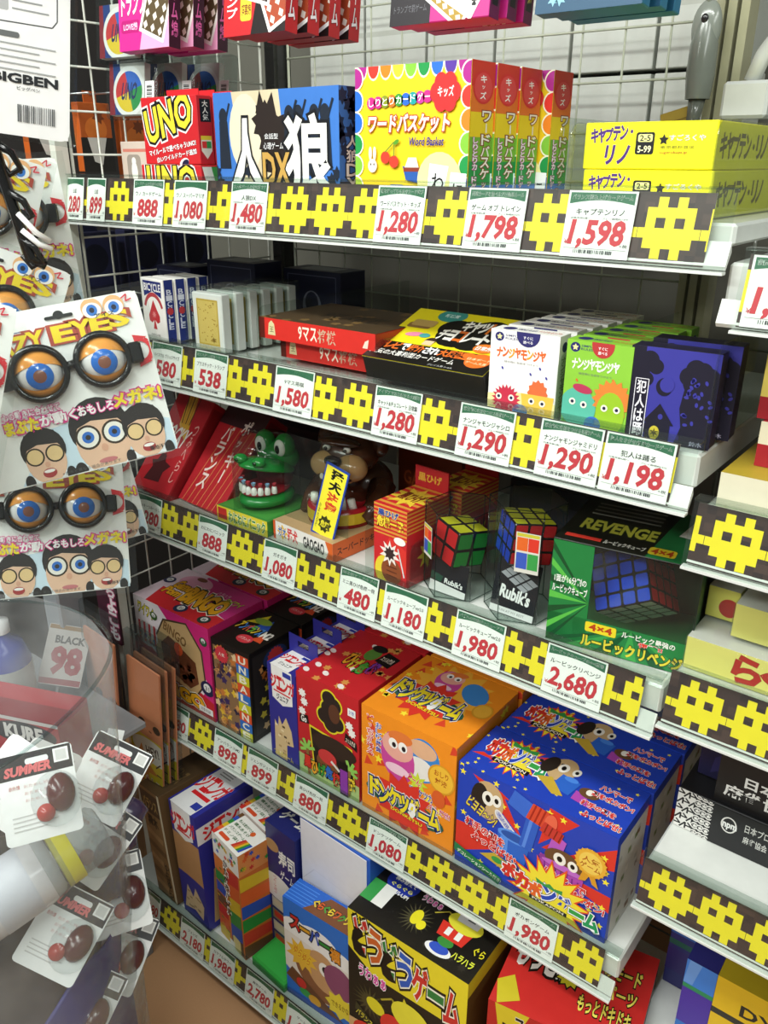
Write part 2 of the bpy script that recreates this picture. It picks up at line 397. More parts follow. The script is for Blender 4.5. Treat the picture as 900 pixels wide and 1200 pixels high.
PT = {1: [(-.008, '280', '公認', None, .052, 0, 'leftmost on the top shelf'), (.055, '899', '公認', None, .052, 0, 'second from left on the top shelf'),
          (.183, '888', 'ウノ カードゲーム', 'カードゲームの定番中の定番', .077, 0, 'below the red card packs'), (.285, '1,080', 'ウノ スーパーマリオ', None, .077, 0, 'left of the 1,480 card'),
          (.415, '1,480', '人狼DX', '大人気ゲームの決定版です', .075, 1, 'below the blue wolf game'), (.689, '1,280', 'ワードバスケット・キッズ', '頭を使ってひらめきカード遊び', .075, 1, 'below the rainbow word game'),
          (.826, '1,798', 'ゲーム オブ トレイン', '列車カードを並べるだけ簡単ルール', .079, 1, 'left of the 1,598 card'), (.956, '1,598', 'キャプテンリノ', 'バランス積み上げカードゲーム', .079, 1, 'at the right end of the top shelf')],
      2: [(.188, '580', 'バイスクル ブリッジサイズ', 'トランプの定番', .08, 0, 'below the ace of spades deck'), (.301, '538', 'プラスチック・トランプ', '水にも強い定番トランプ', .08, 0, 'below the clear card cases'),
          (.489, '1,580', '9マス将棋', None, .08, 0, 'below the red shogi boxes'), (.685, '1,280', 'キャット&チョコレート 日常編', 'アイデアで切り抜ける大喜利', .08, 1, 'below the yellow and black card game'),
          (.827, '1,290', 'ナンジャモンジャシロ', '謎生物に名前をつける記憶ゲーム', .082, 1, 'below the white creature card game'), (.945, '1,290', 'ナンジャモンジャミドリ', '謎生物に名前をつける記憶ゲーム', .082, 1, 'below the green creature card game'),
          (1.03, '1,198', '犯人は踊る', '犯人をさがせ!推理カードゲーム', .083, 1, 'below the dark blue moonlit game')],
      3: [(.092, '1,280', 'ポッキーつみへらし', None, .075, 0, 'leftmost on the third shelf'), (.273, '888', 'わにわにパニック', None, .077, 0, 'below the green crocodile box'),
          (.442, '1,080', 'ガオガオ', None, .077, 0, 'below the crouching dog box'), (.614, '480', 'ミニ黒ひげ危機一発', '剣を刺すとドキドキ', .077, 0, 'below the small red barrel game'),
          (.704, '1,180', 'ルービックキューブver2.0', None, .08, 0, 'below the two by two puzzle cube'), (.835, '1,980', 'ルービックキューブver2.0', 'パズルの定番がリニューアル', .081, 0, 'below the three by three puzzle cube'),
          (.981, '2,680', 'ルービックリベンジ', 'ルービックキューブの4×4登場', .085, 0, 'below the four by four puzzle cube')],
      4: [(.101, '1,780', 'ビンゴ', None, .082, 0, 'leftmost on the fourth shelf'), (.264, '898', 'アンバランスM2', None, .083, 0, 'below the black balancing game'),
          (.362, '899', 'ジェンガジュニア', None, .083, 0, 'below the small blue tower game'), (.491, '880', '黒ひげ危機一発', None, .083, 0, 'below the red pirate game'),
          (.671, '1,080', 'ドンケツゲーム', '定番', .084, 0, 'below the orange game box'), (.956, '1,980', 'ポカポンゲーム', 'ハンマーゲーム', .085, 0, 'below the blue hammer game')],
      5: [(.075, '2,180', None, None, .068, 0, 'leftmost on the bottom shelf'), (.215, '2,180', 'ジェンガ', None, .078, 0, 'below the tall blue tower game'), (.312, '1,980', 'カラフルタワー', None, .077, 0, 'below the rainbow tower game'),
          (.423, '2,780', '寿司ゲーム', None, .08, 0, 'below the green box on the bottom shelf'), (.54, '1,480', 'ゲーム', None, .08, 0, 'rightmost in view on the bottom shelf')]}
for i, L in PT.items():
    y, z = SH[i]
    for x, num, nm, hd, w, sub, wh in L: price(x, y, z, num, nm, hd, w, bool(sub), wh)
price(1.16, 0, 1.523, '1,580', '百人一首', '読み札つき', .085, False, 'on the top shelf of the right-hand bay')
# ------------------------------------------------------------------ goods: top shelf
RAIN = ['#e23a2e', '#f08a24', '#f6d327', '#7cc142', '#1f9a4a', '#2573d0', '#7b2d91']
D1 = 1.5512; D2 = 1.308; D3 = 1.003; D4 = .526; D5 = .056
def uno_front(a):
    a.t('UNO', .06, .45, .9, .92, '#f4d63a', .03, o='#151515', ow=.09, o2='#f5f5f0', ow2=.13, rot=14, it=.1)
    a.t('マイルールで遊べちゃうUNO!', .08, .20, .95, .29, '#ffffff', .02, o='#111111', ow=.06, rot=8)
    a.t('白いワイルドカード追加', .22, .09, .95, .17, '#ffffff', .02, o='#111111', ow=.06, rot=8)
    a.e(.72, .02, .12, .07, '#f3f3f0', rot=20); a.e(.74, .02, .09, .05, '#1c1c40', rot=20)
def uno_side(a):
    a.r(.2, .62, .9, .95, '#16161c'); a.vt('大人気', .35, .64, .75, .93, '#e8e4d8')
    a.poly([(.15, .42), (.85, .42), (.85, .2), (.5, .08), (.15, .2)], '#f2e9d0'); a.r(.15, .36, .85, .42, '#f2d33a'); a.r(.2, .24, .5, .34, '#e33a34'); a.r(.5, .24, .8, .34, '#3a9a4c')
u0 = box('uno_card_pack', .132, .03, .096, '#c8242b', (.196, .014, 1.6), 0, 'red UNO card pack standing in front of its row', 'card pack', 'red card packs', F=uno_front, R=uno_side)
m = M(); m.bx(.03, .029, .094, .105, .0305, .107, '#c8242b'); m.obj('hang_tab', u0)
for i, t in enumerate(['second red UNO card pack behind the front one', 'third red UNO card pack in the row', 'rearmost red UNO card pack in the row']):
    dup(u0, (.196+.004*i, .046+i*.032, 1.6), t)
def uno_low(a):
    a.t('UNO', .1, .05, .9, .95, '#f4d63a', .03, o='#151515', ow=.09, o2='#f5f5f0', ow2=.13)
def uno_lowR(a):
    for i, c in enumerate(['#f5f2e0', '#4aa34a', '#e33a34', '#f2d33a', '#f5f5f5', '#3b69c4']): a.poly([(.1+i*.13, .1), (.25+i*.13, .1), (.2+i*.13, .95), (.02+i*.13, .95)], c)
box('uno_card_box', .145, .14, .048, '#c8242b', (.19, .008, D1), 0, 'red UNO box lying flat under the standing packs', 'card box', F=uno_low, R=uno_lowR)
def jinro_front(a):
    a.r(0, 0, 1, 1, '#3f78c8'); a.poly([(.18, .0), (.55, 0), (.6, .3), (.55, 1), (.16, 1), (.2, .6), (.26, .3)], '#d8c9a8'); a.e(.27, .62, .24, .36, '#e6dcc0')
    for x, y, r in ((.44, .72, .2), (.5, .6, .24), (.56, .42, .28)): a.star(x, y, r, r*.72, 9, '#2a211e')
    a.poly([(.36, .8), (.40, 1.0), (.44, .84), (.5, .98), (.53, .78)], '#2a211e')
    for x, s in ((.08, .3), (.7, .32), (.82, .4), (.9, .36), (.63, .2)):
        a.e(x, .78, .06, .08, '#1f2836'); a.poly([(x-.05, .3), (x+.05, .3), (x+.035, .74), (x-.035, .74)], '#1f2836'); a.ln([(x, .66), (x+.06, .9)], .025, '#1f2836')
    a.r(0, 0, 1, .14, '#232a38')
    a.scat(16, lambda x, y, i: a.star(x, y, .07, .04, 6, '#1d2634'), 0, .05, 1, .3, 5)
    a.t('人', .14, .1, .40, .74, '#f7f6f0', .03, o='#14161c', ow=.07); a.t('狼', .60, .1, .93, .76, '#f7f6f0', .03, o='#14161c', ow=.07)
    a.t('DX', .41, .16, .62, .44, '#caa050', .03, o='#1d1a14', ow=.08); a.t('会話型', .43, .57, .54, .62, '#fff'+'fff', .0, o='#222222'); a.t('心理ゲーム', .42, .48, .58, .54, '#ffffff', 0, o='#222222')
def jinro_side(a):
    a.r(0, 0, 1, 1, '#3d70b8'); a.scat(14, lambda x, y, i: a.star(x, y, .08, .05, 6, '#20304a'), 0, .4, 1, 1, 9); a.r(0, 0, 1, .2, '#20283a')
    a.vt('人狼DX', .25, .12, .8, .6, '#f2efe4', o='#15171c', ow=.08)
def jinro_top(a): a.t('心理ゲーム 人狼DX', .1, .3, .6, .7, '#dfe8f5', .02); a.r(.62, .1, .8, .9, '#d9c89e')
j = box('board_game_box', .246, .05, .145, '#4a82cf', (.366, .014, D1), -1, 'blue wolf card game box with large white characters, front of two', 'game box', 'blue wolf game boxes', F=jinro_front, R=jinro_side, T=jinro_top)
dup(j, (.389, .070, D1), 'blue wolf card game box behind the front one')
def wb_edge(a, cols, vert=True):
    n = 7
    for i in range(n): a.e(.0, 1-(i+.5)/n, .075, .072, 'f#f5f5ee'); a.e(-.01, 1-(i+.5)/n, .068, .066, cols[i])
def wb_front(a):
    a.r(0, 0, 1, 1, '#f5d422'); n = 9
    for i in range(n):
        c = ['#b12a8e', '#e23a2e', '#ef8626', '#f4d93a', '#86c440', '#21954a', '#2b6fd0', '#5a38a0', '#b12a8e'][i]
        a.poly([(i/n, 1), ((i+1)/n, 1)]+[((i+.5)/n+.5/n*1.02*math.cos(t), 1-.1*math.sin(t)) for t in [PI*k/8 for k in range(9)]], 'f#f6f2d8')
        a.poly([(i/n, 1), ((i+1)/n, 1)]+[((i+.5)/n+.44/n*math.cos(t), 1-.085*math.sin(t)) for t in [PI*k/8 for k in range(9)]], c)
    for sx in (0, 1):
        for i, c in enumerate(['#b12a8e', '#2b6fd0', '#2b6fd0', '#21954a', '#86c440', '#b6cf3c'] if sx == 0 else ['#b12a8e', '#e23a2e', '#ef8626', '#86c440', '#21954a', '#2b6fd0']):
            y = .92-i*.155; s = 1 if sx == 0 else -1
            for r, cc in ((.085, 'f#f6f2d8'), (.073, c)): a.poly([(sx+s*.9*r*math.cos(t)/a.q*1.1, y+r*math.sin(t)) for t in [-PI/2+PI*k/10 for k in range(11)]], cc)
    for i, ch in enumerate('しりとりカードゲーム'):
        x = .155+i*.062; a.e(x, .745+i*.004, .043, .043, ['#d4308c', '#d4308c', '#8c9a2a', '#e07a2a', '#3a9a3a', '#2f6ad0', '#1aa0a0', '#c43a9a', '#d4308c', '#e04a6a'][i]); a.k -= 1
        a.k += 2; a.t(ch, x-.022, .72+i*.004, x+.022, .772+i*.004, '#ffffff', .01); a.k -= 3
    a.k += 4
    a.t('ワードバスケット', .13, .54, .84, .66, '#fdfcf4', .035, o='#c2522e', ow=.08, o2='#c2522e', ow2=.1, it=.12)
    for i in range(6): a.e(.80+.07*math.cos(i*1.05), .80+.07*math.sin(i*1.05), .06, .07, '#d83030')
    a.e(.8, .8, .1, .1, '#d83030'); a.t('キッズ', .74, .77, .87, .84, '#ffffff', .02)
    a.t('Word Basket', .5, .445, .8, .50, '#3a2c8c', .02, it=.15)
    a.t('発想力', .17, .10, .27, .14, '#ffffff', .02); 
    a.rr(.15, .075, .30, .155, '#d83a7a', .03); a.t('発想力', .175, .095, .28, .137, '#ffffff', .02); a.rr(.32, .085, .47, .165, '#2f74cc', .03); a.t('瞬発力', .34, .105, .45, .147, '#ffffff', .02); a.t('で', .49, .1, .53, .14, '#333333', .02)
    a.t('語を考える', .2, -.0, .42, .05, '#333333', .02)
    a.e(.17, .30, .045, .05, '#f6e4dc'); a.e(.15, .39, .016, .05, '#f6e4dc'); a.e(.19, .39, .016, .05, '#f6e4dc'); a.e(.155, .31, .006, .008, '#333333'); a.e(.185, .31, .006, .008, '#333333')
    a.e(.29, .36, .045, .045, '#d4402e'); a.e(.37, .33, .045, .045, '#d4402e'); a.ln([(.29, .4), (.37, .47), (.37, .37)], .01, '#6a8a2a'); a.e(.39, .47, .03, .015, '#5a9a2a', rot=30)
    a.poly([(.45, .3), (.62, .26), (.59, .18), (.48, .2)], '#2a5aa8'); a.poly([(.47, .29), (.6, .27), (.57, .36), (.5, .36)], '#f4efe4'); a.r(.46, .26, .61, .29, '#8a3a2a')
    a.e(.77, .2, .2, .2, '#f8efa0')
    a.poly([(.66, .03), (.8, .06), (.85, .30), (.69, .32)], '#fbfbf8'); a.poly([(.84, 0), (.99, 0), (1.0, .25), (.87, .26)], '#fbfbf8')
    a.t('わ', .71, .12, .81, .25, '#1d1d1d', .01); a.t('に', .89, .07, .97, .18, '#1d1d1d', .01)
def wb_side(a):
    for i, c in enumerate(['#d63b2c', '#e8762a', '#f3d327', '#7cb83c', '#2c9a4c', '#2f74cc']): a.r(0, 1-(i+1)/6, 1, 1-i/6, c)
    a.e(.5, .83, .14, .11, '#d83030'); a.e(.5, .83, .12, .095, '#e04a4a'); a.vt('キッズ', .36, .75, .64, .91, '#ffffff')
    a.vt('ワードバスケット', .48, .05, .9, .68, '#fbf6ea', o='#8a3a2a', ow=.09)
    a.vt('しりとりカードゲーム', .14, .05, .36, .5, '#ffffff', o='#b23a8a', ow=.09)
w = box('word_game_box', .176, .052, .164, '#e8762a', (.632, .02, D1), 0, 'yellow rainbow-edged word game box at the front of its row', 'game box', 'rainbow word game boxes', F=wb_front, R=wb_side)
for i, (x, y, t) in enumerate([(.634, .0745, 'second rainbow-edged word game box in the row'), (.636, .129, 'third rainbow-edged word game box in the row'), (.652, .186, 'rearmost rainbow-edged word game box, set further right')]): dup(w, (x, y, D1), t)
def rino_front(a):
    a.mt('キャプテン・', ['#4a2a78'], .05, .58, .40, .86, o='#c9a9d8', ow=.05, dv=[0, .0, .02, .04, .06, .08]); a.t('リノ', .18, .12, .36, .5, '#4a2a78', .04, o='#c9a9d8', ow=.05, it=.1)
    a.rr(.41, .32, .55, .78, '#15151a', .05); a.rr(.425, .58, .535, .74, '#f2ee9a', .04); a.t('2-5', .44, .6, .52, .72, '#15151a', .02); a.t('5-99', .43, .36, .53, .5, '#f7f2c0', .02)
    a.star(.62, .62, .12, .06, 5, '#1d1d1d'); a.t('すごろくや', .66, .6, .92, .72, '#f7f7e0', .02, o='#5a5a3a', ow=.04); a.t('東京都杉並区', .6, .44, .85, .5, '#6a6a2a', 0); a.t('sugorokuya.jp', .6, .32, .8, .39, '#b03a2a', 0)
def rino_side(a): a.mt('キャプテン・リノ', ['#6a5a1a'], .05, .25, .7, .75, o='#d8cc3a', ow=.03)
rn = box('stacking_game_box', .145, .26, .047, '#f0e81e', (.95, .035, D1+.0475), 0, 'yellow rhino stacking game box, upper of two', 'game box', 'yellow rhino game boxes', F=rino_front, R=rino_side)
dup(rn, (.953, .033, D1), 'yellow rhino stacking game box, lower of two')
def sheet(w, h, loc, rot, label, r=.02, tilt=0):
    m = M(); t = .0015; n = 6
    P = [(0, 0), (w, 0), (w, h)]+[(r-r*math.sin(PI/2*i/n), h-r+r*math.cos(PI/2*i/n)) for i in range(n+1)]
    k = len(P); m.add([(x, 0, z) for x, z in P]+[(x, t, z) for x, z in P], [tuple(range(k)), tuple(range(2*k-1, k-1, -1))]+[(i, (i+1) % k, k+(i+1) % k, k+i) for i in range(k)], 'c#f2f6f3')
    return tag(m.obj('shelf_divider', None, loc, (math.radians(tilt), 0, math.radians(rot))), label, 'shelf divider', 'clear shelf dividers')
sheet(.40, .095, (.944, .012, D1), 90, 'clear divider left of the yellow rhino boxes')
sheet(.40, .095, (1.103, .012, D1), 90, 'clear divider right of the yellow rhino boxes')
sheet(.40, .10, (.932, .012, D1), 90, 'clear divider beside the rainbow word games')
sheet(.40, .085, (.262, .012, D2), 90, 'clear divider left of the clear card cases')
sheet(.40, .09, (.435, .012, D2), 90, 'clear divider left of the red shogi boxes')
sheet(.40, .065, (.668, .012, D2), 90, 'clear divider right of the red shogi boxes')
sheet(.40, .085, (.953, .012, D2), 90, 'clear divider between white and green creature games')
sheet(.40, .12, (1.137, .012, D2), 90, 'clear divider right of the dark blue moonlit game')
sheet(.36, .09, (.352, .012, D3), 90, 'clear divider left of the green crocodile')
sheet(.36, .09, (.652, .012, D3), 90, 'clear divider left of the small red barrel game')
sheet(.36, .075, (.738, .012, D3), 90, 'clear divider right of the small red barrel game')
# grey anti-theft hanger on the back grid
e = empty('security_hanger', (.93, .43, 1.69), 'grey plastic security hanger with yellow tag hanging on back grid', 'hanger')
m = M(); m.sph((0, 0, .09), (.021, .012, .035), 'k#8f958c'); m.tube([(0, 0, .12), (.004, 0, .2)], .006, 'k#9aa096'); m.lathe([(.017, .0), (.02, .03), (.019, .07), (.012, .1)], 'k#868c83'); m.tube([(0, 0, .005), (-.004, 0, -.05)], [.013, .008], 'k#6f7369'); m.obj('plastic_body', e)
m = M(); m.sph((.0, -.012, .1), (.005, .003, .006), 'k#2a2a2a'); m.obj('lock_hole', e)
m = M(); m.cb(-.055, -.002, -.045, -.004, .0, -.005, '#b59a3a'); a = A(m, (-.055, -.002, -.045), (1, 0, 0), (0, 0, 1), (0, -1, 0), .051, .04); [a.r(.1, .2+i*.2, .8, .26+i*.2, '#8a7326') for i in range(3)]; o = m.obj('paper_tag', e, (0, 0, 0), (0, math.radians(-15), 0)); o['label'] = 'yellow paper tag'
e = empty('grid_bracket', (1.03, .37, 1.66), 'white plastic bracket with bent arm at the upper right', 'bracket')
m = M(); m.cb(-.04, -.02, 0, .02, .03, .045, 'k#d5d8d3', .004); m.obj('bracket_block', e)
m = M(); m.tube([(-.01, 0, .045), (.0, 0, .075), (.03, 0, .12), (.06, 0, .15)], .011, 'k#d5d8d3'); m.obj('bracket_arm', e)
# ------------------------------------------------------------------ hanging packs
def hook(x, y, z, l, label):
    m = M(); m.tube([(x, .505, z), (x, y, z), (x, y-.012, z+.012)], .0022, 'm#c8c8c8', 6); tag(m.obj('display_hook'), label, 'hook', 'display hooks')
def pack(name, loc, w, h, col, art, label, group, tilt=-6, d=.018, side=None, tabc=None):
    kw = {'F': art}
    if side: kw['R'] = side
    o = box(name, w, d, h, col, loc, 0, label, 'card pack', group, tilt, **kw)
    m = M(); m.bx(w*.3, d*.4, h, w*.7, d*.5, h+.02, tabc or col); m.obj('hang_tab', o); return o
def playcard(a, cx, cyy, s, rot, dark):
    q = a.q; cr, sr = math.cos(math.radians(rot)), math.sin(math.radians(rot))
    R = lambda x, y: (cx+(x*cr-y*sr)*s/q, cyy+(x*sr+y*cr)*s)
    a.poly([R(-.34, -.5), R(.34, -.5), R(.34, .5), R(-.34, .5)], '#f6f4ee'); a.poly([R(-.28, -.44), R(.28, -.44), R(.28, .44), R(-.28, .44)], dark)
    for i in range(5):
        for j in range(3): a.poly([R(-.2+j*.2-.06, -.36+i*.18), R(-.2+j*.2, -.36+i*.18-.07), R(-.2+j*.2+.06, -.36+i*.18), R(-.2+j*.2, -.36+i*.18+.07)], '#f0e6d8'); a.k -= 1
    a.k += 1
def love(a):
    a.r(0, 0, 1, 1, '#d42a8c'); a.poly([(.42, 0), (1, 0), (1, .6), (.6, .6)], '#f0a6cc'); a.t('罰ゲーム', .08, .62, .5, .92, '#ffffff', .03, o='#8a1a5a', ow=.06); a.t('トランプ', .06, .34, .54, .56, '#ffffff', .03, o='#8a1a5a', ow=.06)
    a.rr(.05, .17, .42, .29, '#b81a74', .03); a.t('LOVE編', .1, .195, .38, .265, '#f8d0e6', .02); playcard(a, .78, .4, .62, -20, '#5a4a30')
def lside(a): a.r(0, 0, 1, 1, '#3a1228'); a.vt('罰ゲーム編', .2, .1, .8, .9, '#e86ab0', bo=.02)
p = pack('card_pack', (.108, .05, 1.768), .125, .15, '#d42a8c', love, 'pink hanging card pack with playing card, front of its row', 'pink hanging card packs', side=lside, d=.022)
for i, t in enumerate(['second pink hanging card pack in the row', 'third pink hanging card pack in the row']): dup(p, (.112, .095+i*.05, 1.772), t)
hook(.17, .04, 1.935, .4, 'thin hook holding the pink card packs')
def yakyu(col, wcol, nm, sub):
    def f(a):
        a.r(0, 0, 1, 1, col); a.vt(nm, .05, .15, .24, .92, '#ffffff', o='#b01818', ow=.06); a.poly([(.45, 0), (1, 0), (1, 1), (.75, 1)], wcol); a.rr(.28, .12, .46, .32, '#e8d23a', .03); a.t(sub, .3, .17, .45, .26, '#7a1a1a', .02)
        playcard(a, .82, .35, .6, 25, '#a8482a'); playcard(a, .62, .5, .5, -15, '#3a2a2a')
    return f
p = pack('card_pack', (.352, .055, 1.772), .125, .15, '#c4242a', yakyu('#c4242a', '#1d1717', '罰ゲームトランプ', '超宴編'), 'red hanging card pack with fanned cards, front of its row', 'red hanging card packs', side=lambda a: (a.r(0, 0, 1, 1, '#c4242a'), a.vt('罰ゲーム', .2, .1, .8, .9, '#ffffff', o='#7a1010', ow=.06)), d=.024)
for i, t in enumerate(['second red hanging card pack in the row', 'third red hanging card pack in the row', 'rearmost red hanging card pack in the row']): dup(p, (.354, .098+i*.045, 1.774), t)
hook(.41, .045, 1.94, .4, 'thin hook holding the red card packs')
p = pack('card_pack', (.64, .08, 1.766), .15, .14, '#c02a86', lambda a: (a.r(0, 0, .42, 1, '#1c161c'), [a.t('トランプで罰ゲーム', .04, .1+i*.13, .38, .16+i*.13, '#6a6a70', 0) for i in range(5)], playcard(a, .62, .2, .5, 55, '#a88a30'), playcard(a, .8, .36, .62, -30, '#f2eee6'), a.t('♣', .76, .3, .86, .5, '#151515', .02), a.t('♠', .82, .1, .88, .25, '#151515', .02)), 'black and magenta hanging pack showing club cards, front one', 'black and magenta hanging packs', side=lambda a: (a.r(0, 0, 1, 1, '#6a1a50'), a.r(.2, .1, .8, .8, '#15121a'), a.vt('大人気', .3, .15, .7, .75, '#e6d86a')), d=.022)
for i, t in enumerate(['second black and magenta hanging pack', 'third black and magenta hanging pack']): dup(p, (.642, .118+i*.04, 1.768), t)
hook(.71, .07, 1.925, .4, 'thin hook holding the magenta packs')
p = pack('card_pack', (.846, .09, 1.764), .13, .13, '#1f6f9a', lambda a: (a.r(0, 0, 1, .25, '#154a6a'), a.scat(9, lambda x, y, i: a.star(x, y, .06, .03, 6, '#8ac4d8'), seed=4)), 'teal blue hanging pack at the top edge, front one', 'teal hanging packs', d=.022)
for i, t in enumerate(['second teal hanging pack', 'third teal hanging pack']): dup(p, (.85, .13+i*.04, 1.766), t)
hook(.91, .08, 1.915, .4, 'thin hook holding the teal packs')
# round card packs in clear bags on the left grid
def roundpack(a):
    a.r(0, 0, 1, 1, '#d9d6cc'); a.poly([(0, 0), (.42, 0), (.3, 1), (0, 1)], '#24407e'); a.poly([(0, 0), (.16, 0), (.1, 1), (0, 1)], '#8a2a34'); a.e(.56, .45, .48, .5, '#e9e8e2', n=30)
    for i, c in enumerate(['#2f63ba', '#c8383a', '#e0c22e', '#2d8f4a']):
        a.poly([(.56, .45)]+[(.56+.40*math.cos(t)/a.q, .45+.40*math.sin(t)) for t in [PI/2*i+PI/2*k/8+.3 for k in range(9)]], c); a.k -= 1
    a.k += 1; a.t('UNO', .36, .3, .78, .62, '#1d2a5a', .03, it=.2)
for i, (x, y, z, t) in enumerate([(.028, .075, 1.678, 'clear bag with a round colourful card game, front one'), (.045, .14, 1.682, 'clear bag with a round colourful card game, second one'), (.062, .21, 1.686, 'clear bag with a round colourful card game, rearmost'),
        (.024, .07, 1.765, 'clear bag with a dull round card game hanging above')]):
    e = empty('bagged_card_game', (x, y, z), t, 'card game', 'round card games in bags', rot=(math.radians(-8), 0, math.radians(6)))
    m = M(); m.cb(0, 0, 0, .085, .014, .08, '#d9d6cc'); roundpack(face(m, .085, .014, .08, 'F')); m.obj('game_case', e)
    m = M(); m.cb(-.008, -.003, -.006, .115, .018, .092, 'c#e9eeee', .003); m.obj('clear_bag', e)
    m = M(); m.bx(.09, -.0036, .0, .111, -.0032, .05, '#f3f3f0'); a = A(m, (.09, -.0036, 0), (1, 0, 0), (0, 0, 1), (0, -1, 0), .021, .05)
    [a.r(.2, .08+k*.055, .8, .08+k*.055+.03*(1+k % 2)/1.6, '#333333') for k in range(15)]; o = m.obj('barcode_sticker', e); o['label'] = 'white barcode sticker'
for i, (x, y, t) in enumerate([(.02, .095, 'pale box with small white figure at left of top shelf, front'), (.105, .12, 'pale pink box with red mark at left of top shelf')]):
    box('small_box', .078, .06, .085, '#cdbcae', (x, y, D1), 0, t, 'small box', 'pale small boxes', F=(lambda a: (a.r(.08, .8, .92, .86, '#c87868'), a.rr(.2, .15, .7, .75, '#9a8f84', .1), a.e(.45, .42, .1, .2, '#eae6dc'), a.e(.45, .62, .07, .08, '#eae6dc'))) if i == 0 else (lambda a: (a.e(.5, .62, .09, .08, '#b83a3a'), a.ln([(.5, .55), (.6, .35)], .02, '#7a6a50'), a.r(.15, .1, .85, .3, '#b8a892'))))
# ------------------------------------------------------------------ goods: second shelf
def bic_front(a):
    a.rr(.04, .03, .96, .97, '#f4f2ec', .04); a.poly([(.1, .96), (.9, .96), (.88, .70), (.5, .80), (.12, .70)], '#232f72'); a.t('BICYCLE', .14, .80, .86, .92, '#f6f4ee', .02)
    for r, c in ((.36, '#b8444a'), (.29, '#f4f2ec')): a.poly([(.5+r*math.cos(t)/a.q*.85, .42+r*math.sin(t)) for t in [PI*.12+PI*.76*k/14 for k in range(15)]]+[(.5, .45)], c)
    a.poly([(.5, .66), (.36, .5), (.26, .4), (.27, .31), (.38, .28), (.48, .33), (.42, .18), (.58, .18), (.52, .33), (.62, .28), (.73, .31), (.74, .4), (.64, .5)], '#c23a40')
    a.star(.5, .42, .07, .03, 8, '#dd8a8a'); a.t('PLAYING CARDS', .3, .07, .7, .1, '#444444', 0)
def bic_side(a): a.r(0, 0, 1, 1, '#eeeae2'); a.r(.08, 0, .92, 1, '#27357c'); a.vt('BICYCLE', .25, .2, .75, .85, '#dfe3f0', bo=.02); a.e(.5, .5, .06, .06, '#c23a40')
b0 = box('playing_card_deck', .071, .02, .104, '#f4f2ec', (.150, .012, D2+.008), -6, 'playing card deck with red ace of spades, front one', 'card deck', 'boxed playing card decks', F=bic_front, R=bic_side)
for i, t in enumerate(['second boxed deck behind the red spade deck', 'third boxed deck behind the red spade deck', 'rearmost boxed deck behind the red spade deck']): dup(b0, (.154+i*.003, .034+i*.023, D2+.008), t)
for i, (x, y, w, h, t) in enumerate([(.004, .16, .1, .11, 'dark blue box at far left behind the card decks'), (.118, .19, .13, .125, 'long dark navy box behind the card decks'), (.262, .25, .14, .115, 'dark box with grey label behind the clear card cases')]):
    box('dark_box', w, .07, h, '#20233f', (x, y, D2), 0, t, 'dark box', 'dark boxes on the second shelf', F=lambda a: (a.ln([(.08, .08), (.92, .08), (.92, .92), (.08, .92), (.08, .08)], .012, '#6a6f8a'), a.e(.5, .45, .2, .24, '#8f93a8'), a.e(.5, .5, .14, .17, '#2a2d48')), T=lambda a: a.r(.2, .2, .8, .8, '#8a8f94'))
def gold(a):
    a.rr(.06, .05, .94, .95, '#eceae2', .04); a.r(.14, .1, .86, .9, '#c9a945'); a.r(.18, .13, .82, .87, '#dcc068'); a.scat(40, lambda x, y, i: a.e(x, y, .018, .012, '#b8923a', 8), .2, .15, .8, .85, 3); a.star(.66, .2, .06, .03, 6, '#8a6a20')
for i in range(6):
    e = empty('card_case', (.272+i*.002, .014+i*.029, D2), ['clear plastic card case with gold back, front of its row', 'second clear card case in the row', 'third clear card case in the row', 'fourth clear card case in the row', 'fifth clear card case in the row', 'rearmost clear card case in the row'][i], 'card case', 'clear plastic card cases')
    m = M(); m.cb(.005, .004, .004, .077, .022, .098, '#e8e8e4'); gold(face(m, .072, .018, .094, 'F', .005, .004, .004)); m.obj('card_deck', e)
    m = M(); m.cb(0, 0, 0, .082, .027, .106, 'c#eef2f0', .002); m.obj('clear_case', e)
def shogi(a):
    a.r(0, 0, 1, 1, '#cf2e26'); a.r(0, 0, .05, 1, '#5a1a12'); a.poly([(.08, .2), (.15, .2), (.14, .75), (.115, .9), (.09, .75)], '#d8cc9a'); a.t('王', .095, .35, .135, .6, '#2a2a1a', 0); a.t('9マス', .36, .2, .52, .82, '#f2e6d0', .02); a.t('将棋', .53, .2, .68, .82, '#c9a58a', .02); a.poly([(.9, .3), (.94, .3), (.95, .7), (.92, .6)], '#f2d0c0')
def shogit(a): a.r(0, 0, 1, 1, '#4a3a26'); a.scat(20, lambda x, y, i: a.star(x, y, .06, .04, 5, '#7a6038'), seed=2); a.t('9マス将棋', .3, .35, .8, .6, '#1c1812', .02)
s0 = box('shogi_game_box', .232, .17, .032, '#a8241e', (.434, .018, D2+.042), 0, 'red shogi game box with brown top, upper of two', 'game box', 'red shogi boxes', F=shogi, T=shogit)
dup(s0, (.452, .045, D2+.0095), 'red shogi game box, lower of two')
